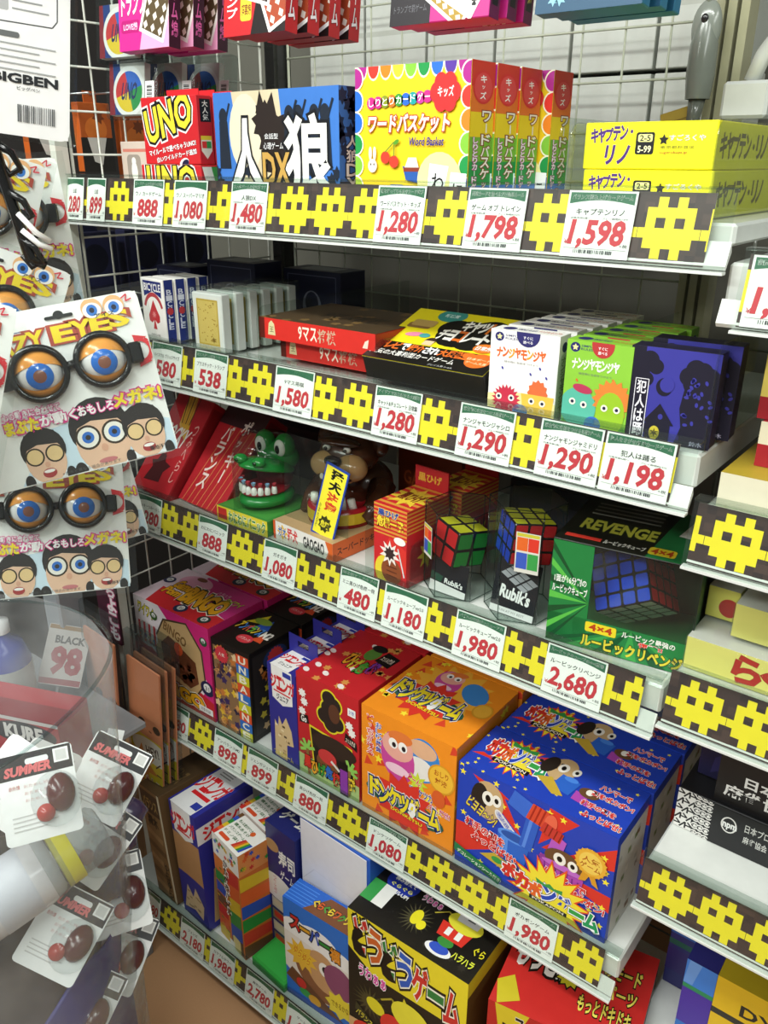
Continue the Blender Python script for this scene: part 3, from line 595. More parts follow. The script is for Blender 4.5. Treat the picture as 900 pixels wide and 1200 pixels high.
def choco(a):
    a.r(0, 0, 1, 1, '#e8d91f'); a.e(.33, .92, .16, .12, '#3c8f86'); a.t('新感覚', .27, .89, .39, .95, '#d8eee8', .02)
    for x, y, r in ((.55, .62, .25), (.45, .7, .16), (.72, .72, .2), (.68, .55, .2), (.5, .5, .12), (.8, .62, .12)): a.e(x, y, r*1.05, r, '#151412')
    a.mt('キャット', ['#f4f2e8', '#f4f2e8', '#f4f2e8', '#e07a2a'], .5, .68, .78, .86, o='#151412', ow=.01); a.mt('チョコレート', ['#f4f2e8', '#f4f2e8', '#e0702a', '#f4f2e8', '#f4f2e8'], .38, .48, .8, .66, o='#151412', ow=.01)
    a.rr(.06, .62, .26, .72, '#8a6a3a', .03); a.rr(.08, .66, .28, .78, '#b89a58', .03); a.e(.2, .5, .1, .04, '#e88aa8', rot=10); a.e(.29, .5, .06, .04, '#4aa0a0'); a.e(.38, .42, .06, .06, '#3a2a22'); a.r(.34, .34, .42, .42, '#f0c8a0')
    a.e(.94, .62, .08, .09, '#d8906a'); a.e(.97, .72, .06, .06, '#9a2a4a')
    a.e(.82, .42, .11, .08, '#e07a2a'); a.t('日常編', .76, .385, .88, .455, '#ffffff', .02)
    a.r(0, 0, 1, .32, '#151412'); a.mt('テレビで紹介され大反響!', ['#e8702a']*3+['#ffffff']+['#e8702a']*2+['#ffffff']*2+['#e8702a']*4, .02, .2, .8, .31); a.t('人気の大喜利型カードゲーム', .02, .085, .72, .17, '#f2f0e8', .015)
    a.e(.87, .21, .13, .12, '#e8702a'); a.t('日本ボード', .78, .21, .96, .25, '#fbe0b0', .01); a.t('ゲーム大賞', .79, .15, .95, .19, '#fbe0b0', .01); a.t('プレイ人数 3~6人', .55, .02, .75, .05, '#cccccc', 0)
c0 = box('card_game_box', .2, .15, .034, '#1c1a16', (.652, .016, D2+.012), 0, 'yellow and black cat card game box tilted up to face front', 'card game', 'cat card game boxes', tilt=19, T=choco)
dup(c0, (.672, .20, D2+.002), 'yellow and black cat card game box lying behind', (0, 0, 0))
def nanja(bg, kind):
    def f(a):
        a.r(0, 0, 1, 1, bg); white = kind == 0
        a.e(.13, .92, .06, .055, '#2a2a6a'); a.star(.13, .92, .04, .02, 5, '#f2e6a0'); a.t('SIMPLE', .22, .93, .42, .955, '#2a2a6a', .01); a.t('RULES', .22, .895, .4, .92, '#2a2a6a', .01)
        a.poly([(.38, 1), (.72, 1)]+[(.55+.17*math.cos(t), .97-.14*math.sin(t)) for t in [PI*k/10 for k in range(11)]], '#33306a' if white else '#b83a3a'); a.t('すぐに', .48, .92, .62, .955, '#ffffff', .01); a.t('遊べる', .48, .87, .62, .905, '#ffffff', .01)
        a.mt('ナンジャモンジャ', ['#e0682a', '#e0682a', '#e8a22a'] if white else ['#f2f4e6'], .1, .68, .82, .79, dv=[0, .01, .0, .012], o=None if white else '#4a7a1a', ow=.02); a.t('謎生物に名前をつけよう', .22, .62, .72, .645, '#777777', 0)
        for x, y in ((.2, .55), (.62, .52), (.75, .6), (.85, .5)): a.e(x, y, .012, .02, '#3a3a9a' if white else '#d86a2a', rot=30)
        if white:
            a.poly([(0, 0), (1, 0), (1, .2), (.5, .28), (0, .22)], '#f3e2a0'); a.star(.28, .16, .2, .15, 22, '#c8324a'); a.star(.74, .3, .17, .14, 12, '#e07040', .8); a.poly([(.55, 0), (.95, 0), (.98, .28), (.5, .28)], '#e8c04a')
            ey = ((.17, .2), (.36, .2), (.66, .2), (.82, .19)); a.e(.5, .06, .1, .08, '#3a7ab8')
        else:
            a.poly([(0, 0), (1, 0), (1, .1), (0, .08)], '#5aa03a'); a.e(.25, .24, .22, .23, '#5ab8a0'); a.star(.76, .38, .24, .19, 16, '#e0843a'); a.e(.75, .22, .17, .25, '#9ac42e'); a.e(.5, .07, .1, .09, '#3a6ac0'); a.e(.3, .46, .12, .05, '#b83a5a', rot=-10)
            ey = ((.16, .3), (.34, .28), (.66, .28), (.85, .28))
        for x, y in ey: a.e(x, y, .04, .04, '#f4f0dc'); a.e(x, y, .02, .02, '#2a2a4a')
    return f
def nside(c):
    return lambda a: (a.r(0, 0, 1, 1, c), a.e(.5, .86, .07, .06, '#2a2a6a'), a.vt('ナンジャモンジャ', .25, .1, .75, .75, '#8a8a7a' if c == '#e9e7df' else '#4a7a2a'))
def ntop(c): return lambda a: (a.r(0, 0, 1, 1, c), a.e(.2, .5, .3, .3, '#2a2a6a'), a.t('SIMPLE RULES', .32, .35, .6, .65, '#3a3a6a', .02), a.t('ナンジャモンジャ', .62, .3, .95, .7, '#c86a3a', .02))
w0 = box('creature_card_game', .094, .03, .105, '#f2f1ec', (.856, .014, D2), 2, 'white card game box with printed round creatures, front of its row', 'card game', 'white creature card games', F=nanja('#f4f3ee', 0), R=nside('#e9e7df'), T=ntop('#f2f1ec'))
for i, t in enumerate(['second white creature card game in the row', 'third white creature card game in the row', 'fourth white creature card game in the row', 'fifth white creature card game in the row', 'rearmost white creature card game in the row']): dup(w0, (.858+i*.004, .054+i*.036, D2), t)
g0 = box('creature_card_game', .082, .03, .105, '#7fb83c', (.961, .014, D2), 1, 'green card game box with printed round creatures, front of its row', 'card game', 'green creature card games', F=nanja('#8cc63f', 1), R=nside('#7fb83c'), T=ntop('#8cc63f'))
for i, t in enumerate(['second green creature card game in the row', 'third green creature card game in the row', 'fourth green creature card game in the row', 'rearmost green creature card game in the row']): dup(g0, (.963+i*.004, .052+i*.036, D2), t)
def hannin(a):
    a.r(0, 0, 1, 1, '#3b3a98'); a.r(0, 0, .17, 1, '#1d1b2c')
    for x, y, r in ((.22, .86, .1), (.14, .78, .1), (.3, .8, .08), (.2, .66, .08)): a.e(x, y, r, r, '#1d1b2c')
    for x, y, r in ((.74, .82, .1), (.82, .8, .1), (.68, .74, .1), (.9, .74, .11), (.76, .68, .13)): a.e(x, y, r, r, '#1d1b2c')
    a.poly([(.6, .0), (1, 0), (1, .7), (.66, .7), (.62, .4), (.66, .2)], '#1d1b2c'); a.scat(26, lambda x, y, i: a.e(x, y, .017, .026, '#3b3a98', 8, rot=i*37), .66, .2, .97, .72, 8)
    a.e(.42, .6, .085, .095, '#1d1b2c'); a.e(.45, .625, .075, .08, '#3b3a98')
    a.poly([(.26, 0), (.26, .2), (.22, .2), (.4, .42), (.58, .2), (.54, .2), (.54, 0)], '#1d1b2c'); a.star(.3, .14, .1, .06, 6, '#1d1b2c'); a.e(.42, .28, .025, .03, '#3b3a98')
    a.r(.09, .02, .24, .66, '#1d1b2c'); a.ln([(.09, .0), (.09, .66), (.24, .66), (.24, .0)], .008, '#e8e6ee'); a.vt('犯人は踊る', .105, -.12, .225, .65, '#f2f0f6')
    a.e(.37, .1, .055, .075, '#c8b83a'); a.star(.37, .1, .05, .02, 6, '#3a3a1a'); a.t('鈴木', .78, .02, .92, .07, '#c0bcd8', .01)
h0 = box('detective_card_game', .099, .03, .108, '#201d30', (1.040, .016, D2), 4, 'dark blue moonlit tower card game, front of two', 'card game', 'dark blue card games', F=hannin, R=lambda a: a.r(.1, .05, .9, .95, '#26233a'))
h1 = dup(h0, (1.05, .052, D2+.004), 'dark blue moonlit tower card game, behind the front one')
# ------------------------------------------------------------------ goods: third shelf
def pocky(a):
    a.r(0, 0, 1, 1, '#b8202a'); a.poly([(.3, 1), (.55, 1), (.75, .55), (.4, .7)], '#d8a83a'); [a.ln([(.3+i*.08, 1), (.45+i*.05, .72)], .014, '#c8882a' if i % 2 else '#5a2a1a') for i in range(5)]
    a.t('POCKY', .16, .5, .78, .68, '#f2e8e2', .025, it=.15, rot=-4); a.poly([(.2, .1), (.6, .12), (.5, .38), (.36, .4)], '#4a1418'); a.star(.45, .25, .16, .09, 5, '#4a1418')
    a.vt('つみへらし', .82, .15, .94, .75, '#e8a8a0', bo=.01)
def pocky2(a):
    a.r(0, 0, 1, 1, '#b8202a'); a.r(0, .8, 1, 1, '#3a1a20'); [a.ln([(.1+.12*i, 0), (.3+.12*i, .8)], .006, '#d89a5a') for i in range(7)]; a.vt('ポッキー', .55, .25, .75, .9, '#f0dcd4', bo=.02); a.vt('バランス', .22, .15, .42, .8, '#f0dcd4', bo=.02)
p = box('snack_stick_game', .122, .05, .21, '#a81c26', (.040, .022, D3+.004), -6, 'red stick snack balancing game box leaning back, left one', 'game box', 'red leaning game boxes', tilt=-38, F=pocky, R=lambda a: a.r(.1, .05, .9, .95, '#8a161e'))
q = box('snack_stick_game', .13, .05, .21, '#a81c26', (.168, .034, D3+.004), -6, 'red leaning game box with white column writing, right one', 'game box', 'red leaning game boxes', tilt=-40, F=pocky2, R=lambda a: a.r(.1, .05, .9, .95, '#8a161e'))
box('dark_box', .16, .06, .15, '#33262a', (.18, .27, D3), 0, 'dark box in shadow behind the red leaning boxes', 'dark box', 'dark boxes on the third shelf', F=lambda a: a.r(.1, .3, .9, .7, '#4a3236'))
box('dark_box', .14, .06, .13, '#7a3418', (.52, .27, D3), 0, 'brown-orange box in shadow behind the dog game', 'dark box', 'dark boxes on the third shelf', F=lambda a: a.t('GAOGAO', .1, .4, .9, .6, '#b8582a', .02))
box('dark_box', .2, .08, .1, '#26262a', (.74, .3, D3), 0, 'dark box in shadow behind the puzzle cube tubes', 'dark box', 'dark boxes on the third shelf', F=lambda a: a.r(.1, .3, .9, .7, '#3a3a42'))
# crocodile
def wani(a): a.r(0, 0, 1, 1, '#e8d63a'); a.r(.02, .2, .2, .9, '#c8322a'); a.t('わにわにパニック', .24, .15, .96, .85, '#2a8a3a', .03, o='#f6f2d8', ow=.08)
box('toy_base_box', .128, .13, .03, '#3d8a3a', (.303, .014, D3), 0, 'green and yellow base box under the crocodile', 'toy box', F=wani, T=lambda a: (a.r(.05, .05, .95, .95, '#4a9a42'),))
GC = 'k#1e8c3a'
cr = empty('crocodile_toy', (.366, .078, D3+.0315), 'green plastic crocodile toy with open mouth and white teeth', 'toy', rot=(0, 0, math.radians(6)))
cr.scale = (.85, .85, .80)
def jaw(v, k=.3):
    f = v.y/.07; return Vector((v.x*(1-.16*max(0, -f)), v.y, v.z))
m = M(); m.sph((0, 0, .018), (.058, .068, .022), GC, fn=jaw); m.obj('lower_jaw', cr)
m = M(); m.sph((0, -.002, .037), (.050, .060, .010), '#9a1a28', fn=jaw); m.sph((0, .03, .055), (.044, .03, .03), '#6a121c'); m.obj('mouth_lining', cr)
mx = Matrix.Rotation(math.radians(-16), 3, 'X')
m = M(); m.sph((0, .004, .082), (.058, .07, .024), GC, mx=mx, fn=lambda v: jaw(Vector((v.x, v.y, v.z*(1.0 if v.z > 0 else .35))))); m.sph((0, .045, .098), (.052, .034, .035), GC)
for sx in (-1, 1): m.sph((sx*.026, .036, .126), (.023, .022, .030), GC); m.sph((sx*.024, -.047, .113), (.015, .014, .011), GC)
m.obj('upper_jaw', cr)
for sx in (-1, 1):
    m = M(); m.sph((sx*.026, .0215, .126), (.015, .009, .020), 'k#f4f4ee'); o = m.obj('eye', cr)
    m = M(); m.sph((sx*.024, .0135, .124), (.006, .003, .010), 'k#16161a'); m.obj('pupil', o)
    m = M(); m.sph((sx*.024, -.0605, .114), (.005, .003, .004), 'k#0d3a18'); m.obj('nostril', cr)
for i in range(9):
    t = math.radians(205+i*16.3); x, y = .046*math.cos(t), .056*math.sin(t)
    m = M(); m.lathe([(.0001, .018), (.005, .015), (.0066, .006), (.006, 0)], 'k#f6f6f0', (x, y, .038), 10); m.obj('tooth', cr)
    m = M(); m.lathe([(.005, .010), (.004, .004), (.0001, .0)], ['#c83a4a', '#8fb8d8'][i % 2], (x*1.02, y*1.02, .058-.004*abs(i-4)*.4), 8); m.obj('gum_spike', cr)
m = M(); m.lathe([(.071, 0), (.071, .1), (.066, .13), (.05, .155), (.0001, .165)], 'c#f0f5f2', (0, .003, .0), 36); o = m.obj('clear_dome', cr); o['label'] = 'clear plastic dome over the toy'
# dog game
def gao(a):
    a.r(0, 0, 1, 1, '#f0ece4'); a.r(0, 0, .04, 1, '#d8582a'); a.star(.16, .5, .42, .28, 8, '#e8b82a'); a.t('ガオ', .09, .28, .22, .75, '#2a5aa8', .03, o='#ffffff', ow=.07); a.t('猛犬', .25, .2, .42, .85, '#d83a3a', .03); a.t('GAOGAO', .52, .22, .86, .78, '#1c1c1c', .03); a.poly([(.88, 0), (1, 0), (1, 1), (.88, 1), (.93, .5)], '#e0682a')
def gaor(a): a.r(0, 0, 1, 1, '#e0682a'); a.t('スーパードッキドキゲーム', .06, .3, .94, .7, '#3a1a10', .02)
box('toy_base_box', .148, .17, .034, '#e0682a', (.438, .022, D3), -5, 'white and orange base box under the brown dog', 'toy box', F=gao, R=gaor, T=lambda a: (a.r(0, 0, 1, 1, '#b89a70'),))
BR = 'k#4e2f1e'; TN = 'k#c39a68'
dg = empty('dog_toy', (.516, .132, D3+.0345), 'brown plastic bulldog toy crouching over a red food bowl', 'toy', rot=(0, 0, math.radians(12)))
dg.scale = (.88, .88, .80)
m = M(); m.lathe([(.0001, .0), (.066, .0), (.066, .036), (.058, .04), (.05, .02), (.0001, .016)], 'k#b3202a', (0, -.03, 0), 32); o = m.obj('food_bowl', dg); o['label'] = 'red bowl with white bones'
m2 = M(); n = 12
for i in range(n):
    t0 = math.radians(200+i*12); t1 = math.radians(200+(i+1)*12)
    m2.poly([(.0668*math.cos(t), -.03+.0668*math.sin(t), z) for t, z in ((t0, .008), (t1, .008), (t1, .032), (t0, .032))], '#e8c83a' if i % 4 < 2 else '#d8b82a')
m2.obj('bowl_label', dg)
for i in range(5): m = M(); m.tube([(-.045+i*.022, -.066+.004*abs(i-2), .03), (-.043+i*.02, -.06, .058)], .0075, 'k#f0eee4', 8); m.obj('toy_bone', dg)
m = M(); m.sph((0, .055, .052), (.068, .055, .055), BR); 
for sx in (-1, 1): m.tube([(sx*.06, .03, .06), (sx*.068, -.02, .03), (sx*.062, -.05, .01)], [.028, .022, .019], BR, 12)
m.obj('body', dg)
m = M(); m.sph((0, .005, .133), (.060, .055, .048), BR)
for sx in (-1, 1): m.sph((sx*.055, .02, .155), (.022, .016, .028), BR)
m.obj('head', dg)
m = M(); 
for sx in (-1, 1): m.sph((sx*.026, -.038, .118), (.034, .026, .03), TN)
m.sph((0, -.04, .094), (.036, .02, .014), TN); m.obj('muzzle', dg)
m = M(); m.sph((0, -.055, .101), (.038, .010, .014), '#3a0f14'); m.obj('mouth', dg)
for i in range(6): m = M(); m.sph((-.024+i*.0096, -.063, .1), (.0046, .003, .007), 'k#f2f0e6', 8, 6); m.obj('tooth', dg)
m = M(); m.sph((0, -.036, .170), (.046, .018, .010), 'k#3a2216'); m.obj('brow', dg)
m = M(); m.sph((0, -.062, .137), (.018, .012, .012), 'k#17130f'); m.obj('nose', dg)
for sx in (-1, 1): m = M(); m.sph((sx*.022, -.045, .158), (.008, .007, .006), 'k#e8e6dc'); o = m.obj('eye', dg); m = M(); m.sph((sx*.021, -.052, .158), (.004, .003, .004), 'k#111111'); m.obj('pupil', o)
def keep(a): a.r(0, 0, 1, 1, '#2a4aa8'); a.r(.06, .03, .94, .97, '#f2e63a'); a.vt('猛犬', .3, .66, .84, .95, '#151515', bo=.05); a.vt('注意', .32, .38, .82, .65, '#d8452a', bo=.05); a.star(.5, .2, .12, .09, 9, '#3a3a1a'); a.t('危険', .32, .15, .7, .24, '#f2e63a', .03); a.vt('かまれるぞ', .1, .1, .2, .45, '#333333', bo=.0)
box('warning_sign', .052, .003, .128, '#2a4aa8', (.522, .026, D3+.0345), -4, 'yellow and blue warning sign leaning on the dog toy', 'sign', roll=11, tilt=-8, F=keep)
sheet(.15, .15, (.442, .047, D3+.0345), -3, 'clear plastic front sheet of the dog game', tilt=-2)
def kiki(a):
    a.r(0, 0, 1, 1, '#c8282c'); a.r(0, .62, 1, 1, '#d8963a')
    for i in range(7): a.r(0, .64+i*.052, 1, .665+i*.052, '#c8282c')
    a.t('黒ひげ', .14, .86, .74, .94, '#2a4a9a', .04, o='#f0dca0', ow=.09); a.t('危機一発', .1, .72, .9, .85, '#f2d83a', .04, o='#7a1a1a', ow=.09)
    a.poly([(0, .2), (.5, .62), (1, .5), (1, .2)], '#d8362e'); a.e(.35, .15, .16, .2, '#e8d03a'); a.e(.55, .17, .16, .17, '#8a4a2a'); [a.r(.40, .1+i*.06, .72, .115+i*.06, '#5a2a18') for i in range(3)]; a.star(.5, .4, .17, .09, 10, '#f0e8e0'); a.star(.5, .4, .1, .06, 8, '#3a2a2a'); a.e(.8, .6, .09, .05, '#f4f2ea'); a.ln([(.75, .5), (.95, .15)], .02, '#d8d8d8')
def kikit(a): a.r(0, 0, 1, 1, '#c8282c'); [a.r(0, .08+i*.16, 1, .15+i*.16, '#d8963a') for i in range(6)]; a.star(.5, .5, .4, .22, 10, '#e8c83a'); a.t('黒ひげ', .2, .35, .8, .65, '#7a2a1a', .04)
k0 = box('barrel_game_box', .066, .1, .128, '#c8282c', (.667, .014, D3), -4, 'small red and yellow striped barrel game box, front one', 'game box', 'small striped barrel games', F=kiki, R=lambda a: (a.r(0, .7, 1, 1, '#d8963a'), [a.r(0, .72+i*.05, 1, .745+i*.05, '#c8282c') for i in range(6)], a.r(.1, .1, .9, .55, '#a8222a'), a.star(.5, .35, .2, .1, 8, '#e8c83a')), T=kikit)
m = M(); m.bx(.0, .097, .128, .066, .1, .162, '#b8242a'); a = A(m, (0, .097, .128), (1, 0, 0), (0, 0, 1), (0, -1, 0), .066, .034); a.t('黒ひげ', .1, .3, .8, .7, '#e0a83a', .03); m.obj('hang_tab', k0)
dup(k0, (.69, .125, D3), 'small striped barrel game box behind the front one')
# puzzle cubes
CB = {'r': 'k#d0262a', 'b': 'k#2346c8', 'w': 'k#e4e4dc', 'y': 'k#d8d62a', 'g': 'k#23903a', 'o': 'k#e87a24', 's': 'k#a8aab0'}
def cube(n, s, loc, rot, cols, label):
    """cols: x+ x- y+ y- z+ z- ; one letter, or a string of n*n letters"""
    e = empty('puzzle_cube', loc, label, 'puzzle cube', 'puzzle cubes', rot)
    m = M(); h = s/2; m.cb(-h, -h, -h, h, h, h, 'k#141416', s*.03); m.obj('cube_body', e)
    fr = [((h, -h, -h), (0, 1, 0), (0, 0, 1), (1, 0, 0)), ((-h, h, -h), (0, -1, 0), (0, 0, 1), (-1, 0, 0)), ((h, h, -h), (-1, 0, 0), (0, 0, 1), (0, 1, 0)), ((-h, -h, -h), (1, 0, 0), (0, 0, 1), (0, -1, 0)), ((-h, -h, h), (1, 0, 0), (0, 1, 0), (0, 0, 1)), ((-h, h, -h), (1, 0, 0), (0, -1, 0), (0, 0, -1))]
    for f, c in zip(fr, cols):
        if not c: continue
        m = M(); a = A(m, *f, s, s); a.k = 4
        for i in range(n):
            for j in range(n):
                cc = c if len(c) == 1 else c[(i*n+j) % len(c)]; a.k = 4; g = .055/n*1.6; a.rr(i/n+g, j/n+g, (i+1)/n-g, (j+1)/n-g, CB[cc], .03)
        m.obj('sticker_face', e)
    return e
def hexbox(name, r, h, loc, rot, label, top=True):
    m = M(); P = [(r*math.cos(PI/3*i), r*math.sin(PI/3*i)) for i in range(6)]
    m.add([(x, y, z) for z in (0, h) for x, y in P], [(i, (i+1) % 6, 6+(i+1) % 6, 6+i) for i in range(6)]+[tuple(range(6, 12)), tuple(range(5, -1, -1))], 'c#eaefed')
    for x, y in P: m.tube([(x, y, 0), (x, y, h)], .0009, 'c#b8c2be', 6)
    for z in (.001, h): m.tube([(x, y, z) for x, y in P+P[:1]], .0009, 'c#b8c2be', 6)
    o = m.obj(name, None, loc, (0, 0, math.radians(rot))); return tag(o, label, 'clear box', 'clear hexagonal boxes')
def minisheet(w, h, fn, loc, rot, name='insert_card', label='', tilt=0):
    m = M(); m.cb(0, 0, 0, w, .002, h, '#2a2a30', .0004); fn(face(m, w, .002, h, 'F')); return tag(m.obj(name, None, loc, (math.radians(tilt), 0, math.radians(rot))), label, 'insert card', 'printed insert cards')
cube(2, .058, (.788, .07, D3+.076), (math.radians(-8), math.radians(6), math.radians(-22)), ('g', 'o', 'b', 'r', 'y', 'w'), 'two by two puzzle cube with red face inside the left clear tube')
hx = hexbox('hexagonal_box', .054, .135, (.788, .070, D3+.001), 22, 'clear hexagonal box holding the two by two cube')
def ins(a): a.r(0, 0, 1, 1, '#d8d6cc'); a.r(.04, .9, .96, .98, '#c8c23a'); a.r(.05, .55, .5, .88, '#e0682a'); a.r(.52, .55, .95, .88, '#d83a2a'); a.r(.05, .1, .5, .5, '#3a5ab8'); a.r(.52, .1, .95, .5, '#3a9a4a')
minisheet(.028, .05, ins, (.750, .030, D3+.062), -32, label='printed colour chart card in the left clear tube')
def rbk(a): a.r(0, 0, 1, 1, '#15171f'); a.poly([(0, 0), (1, 0), (1, .2), (0, .32)], '#e6e6e2'); a.poly([(.0, .6), (.35, .5), (.3, .3), (0, .36)], '#1c4a3a'); a.t("Rubik's", .4, .3, .9, .46, '#f2f2ee', .03, rot=-4)
minisheet(.064, .05, rbk, (.758, .034, D3+.002), 0, label='black printed card at the foot of the left clear tube', tilt=-12)
cube(3, .062, (.897, .070, D3+.115), (math.radians(-6), math.radians(0), math.radians(-42)), ('rrrrrrrrr', 'b', 'o', 'bbbbbbbbb', 'y', 'w'), 'three by three puzzle cube with yellow top inside clear tube')
hexbox('hexagonal_box', .054, .172, (.897, .070, D3+.001), 22, 'clear hexagonal box holding the three by three cube')
def rbk3(a):
    a.r(0, 0, 1, 1, '#12141c'); a.r(0, 0, 1, .12, '#e9e9e6'); a.t('FUN AT MY BEST', .2, .04, .8, .08, '#888888', 0)
    for i in range(3):
        for j in range(3): x = .12+i*.2+j*.1; y = .82-i*.09-j*-.07-.1; a.poly([(x, y), (x+.17, y-.07), (x+.26, y-.01), (x+.09, y+.06)], '#a9abb0'); a.k -= 1
    a.k += 1; a.t("Rubik's", .18, .28, .86, .5, '#f5f5f2', .04, rot=-5)
minisheet(.07, .082, rbk3, (.864, .036, D3+.002), 0, label='black printed card at the foot of the right clear tube', tilt=-14)
minisheet(.034, .06, ins, (.907, .0225, D3+.082), 12, label='printed colour chart card in the right clear tube')
# four by four in its window box
gb = empty('cube_window_box', (.965, .018, D3), 'green and black window box holding the four by four cube', 'cube box', rot=(0, 0, math.radians(8)))
W, D, H = .188, .165, .15
m = M(); m.cb(0, D-.002, 0, W, D, H, '#141814'); m.bx(0, 0, 0, W, D, .002, '#15301c'); m.bx(W-.002, 0, 0, W, D, H, '#1d2a1f')
a = A(m, (W, 0, 0), (0, 1, 0), (0, 0, 1), (1, 0, 0), D, H); a.r(0, 0, .2, 1, '#1f5a30'); a.r(.25, .05, .95, .95, '#22261f'); a.vt('ルービックリベンジ', .3, .1, .5, .9, '#6a7a3a'); [a.r(.6, .1+i*.08, .9, .13+i*.08, '#5a5e56') for i in range(10)]
a = A(m, (0, D-.002, 0), (1, 0, 0), (0, 0, 1), (0, -1, 0), W, H); a.r(.3, 0, 1, 1, '#2c4a34'); a = A(m, (0, 0, .002), (1, 0, 0), (0, 1, 0), (0, 0, 1), W, D); a.r(.02, .02, .98, .98, '#3f8a52'); m.obj('box_shell', gb)
m = M(); P = [(0, 0), (.066, .002)]; m.bx(0, 0, 0, .054, .002, H, '#1f7a3c'); a = A(m, (0, 0, 0), (1, 0, 0), (0, 0, 1), (0, -1, 0), .054, H); a.r(0, 0, 1, 1, '#1f7a3c')
for i in range(7): a.poly([(1, .45), (0, i*.16-.05), (0, i*.16+.02)], '#58b848' if i % 2 else '#124a26')
a.t('1面が16分割の', .1, .6, .9, .67, '#f2f6ee', .02); a.t('ルービックキューブ', .06, .5, .94, .58, '#f2f6ee', .02); m.obj('side_panel', gb)
m = M(); m.bx(.054, 0, 0, W, .002, .044, '#1f7a3c'); a = A(m, (.0, 0, 0), (1, 0, 0), (0, 0, 1), (0, -1, 0), W, .044); a.r(0, 0, 1, 1, '#227a3e')
for i in range(6): a.poly([(.6, 1), (i*.2-.05, 0), (i*.2+.06, 0)], '#3a9a48' if i % 2 else '#14502a')
a.rr(.28, .62, .5, .95, '#e8d22a', .06); a.t('4×4', .31, .68, .47, .9, '#b83a1a', .03); a.t('ルービックリベンジ', .26, .1, .96, .5, '#d8c83a', .04, o='#12301a', ow=.09); a.t('ルービック最強の', .54, .72, .9, .92, '#f2f2e8', .02); a.t('復讐!!', .66, .54, .82, .7, '#e03a2a', .03, o='#ffffff', ow=.05)
m.obj('front_band', gb)
m = M(); m.cb(-.001, -.001, H, W+.001, D, H+.002, '#16180f'); a = A(m, (0, 0, H+.002), (1, 0, 0), (0, 1, 0), (0, 0, 1), W, D); a.r(0, 0, 1, 1, '#15160f'); a.poly([(.62, 0), (1, 0), (1, 1), (.7, 1)], '#1f6a38'); a.t('REVENGE', .1, .3, .62, .5, '#a8a83a', .04, o='#2a3a1a', ow=.08); a.rr(.62, .06, .8, .2, '#d8c22a', .03); a.t('4×4', .64, .08, .78, .18, '#b03a1a', .03); [a.r(.1, .62+i*.08, .6, .65+i*.08, '#7a7a74') for i in range(4)]; a.r(.05, .08, .3, .14, '#c8362a'); a.t('ルービックキューブ', .32, .07, .6, .15, '#e6e6da', .02)
a.poly([(.75, .5), (.95, .45), (.98, .8), (.8, .85)], '#d8d8d0'); m.obj('box_lid', gb)
m = M(); m.bx(.054, .0005, .044, W, .001, H, 'c#eef4f0'); m.obj('clear_window', gb)
cube(4, .081, (1.050, .098, D3+.078), (-0.6302, -0.4986, 0.0781), ('r', 'g', 'o', 'b', 'y', 'w'), 'four by four puzzle cube with blue and red faces in window box')
# ------------------------------------------------------------------ goods: fourth shelf
def ball(a, x, y, r, n, c='#2a3a4a'): a.e(x, y, r, r*.9, c); a.e(x, y+.01, r*.55, r*.5, '#e4e4e0'); a.t(n, x-.3*r/a.q, y-.25*r, x+.3*r/a.q, y+.28*r, '#2a2a2a', .01)
def bingo_logo(a, x0, y0, x1, y1, small=True):
    a.t('BINGO', x0+(.32*(x1-x0) if small else 0), y0, x1, y1, '#e8a81e', .06, o='#1a1410', ow=.11, o2='#f6f0dc', ow2=.15, it=-.15)
    if small: a.t('Game', x0, y0+.55*(y1-y0), x0+.30*(x1-x0), y1+.1*(y1-y0), '#e8a81e', .05, o='#1a1410', ow=.1); a.t('Pom', x0, y0+.02*(y1-y0), x0+.28*(x1-x0), y0+.48*(y1-y0), '#e8a81e', .05, o='#1a1410', ow=.1)
def bingo_f(a):
    a.r(0, 0, 1, 1, '#e6dcdf'); a.poly([(.35, 1), (1, 1), (1, .0), (.75, 0), (.95, .4)], '#d02a78'); a.poly([(0, 0), (1, 0), (1, .2), (.3, .42), (0, .6)], '#c62830')
    a.poly([(.28, .25), (.24, .6), (.40, .88), (.72, .95), (.9, .72), (.92, .38), (.78, .18)], '#4a3a2a'); a.poly([(.30, .27), (.26, .6), (.41, .86), (.71, .93), (.88, .71), (.90, .38), (.77, .2)], '#c2a070'); a.poly([(.36, .36), (.34, .6), (.46, .72), (.8, .56), (.82, .34), (.7, .24)], '#6a3a24')
    a.scat(26, lambda x, y, i: a.e(x, y, .035, .032, ['#5a2e1c', '#7a4a30', '#8a4a34'][i % 3], 10), .4, .27, .78, .5, 6); a.e(.58, .62, .06, .07, '#d0502a'); a.t('BINGO', .4, .72, .7, .82, '#7a5a34', .03, rot=-18)
    a.t('ワイワイ', .06, .82, .27, .94, '#d8c82a', .03, o='#3a4a2a', ow=.08, rot=-8); a.e(.14, .62, .17, .14, '#d8d0cc'); [a.poly([(.03+i*.07, .52), (.06+i*.07, .52), (.07+i*.07, .74), (.04+i*.07, .74)], '#c82a34') for i in range(4)]; a.t('うきうき', .04, .54, .26, .61, '#2a4a9a', .03, o='#e8d82a', ow=.07, rot=-14)
    ball(a, .93, .84, .05, '8', '#2a5a3a'); ball(a, .93, .34, .09, '31', '#22264a'); bingo_logo(a, .2, .07, .86, .2, False); a.r(.80, .05, .98, .12, '#e8e4e0'); a.t('対象年齢', .82, .065, .95, .105, '#444444', 0); ball(a, .28, .86, .05, '5', '#3a5a2a')
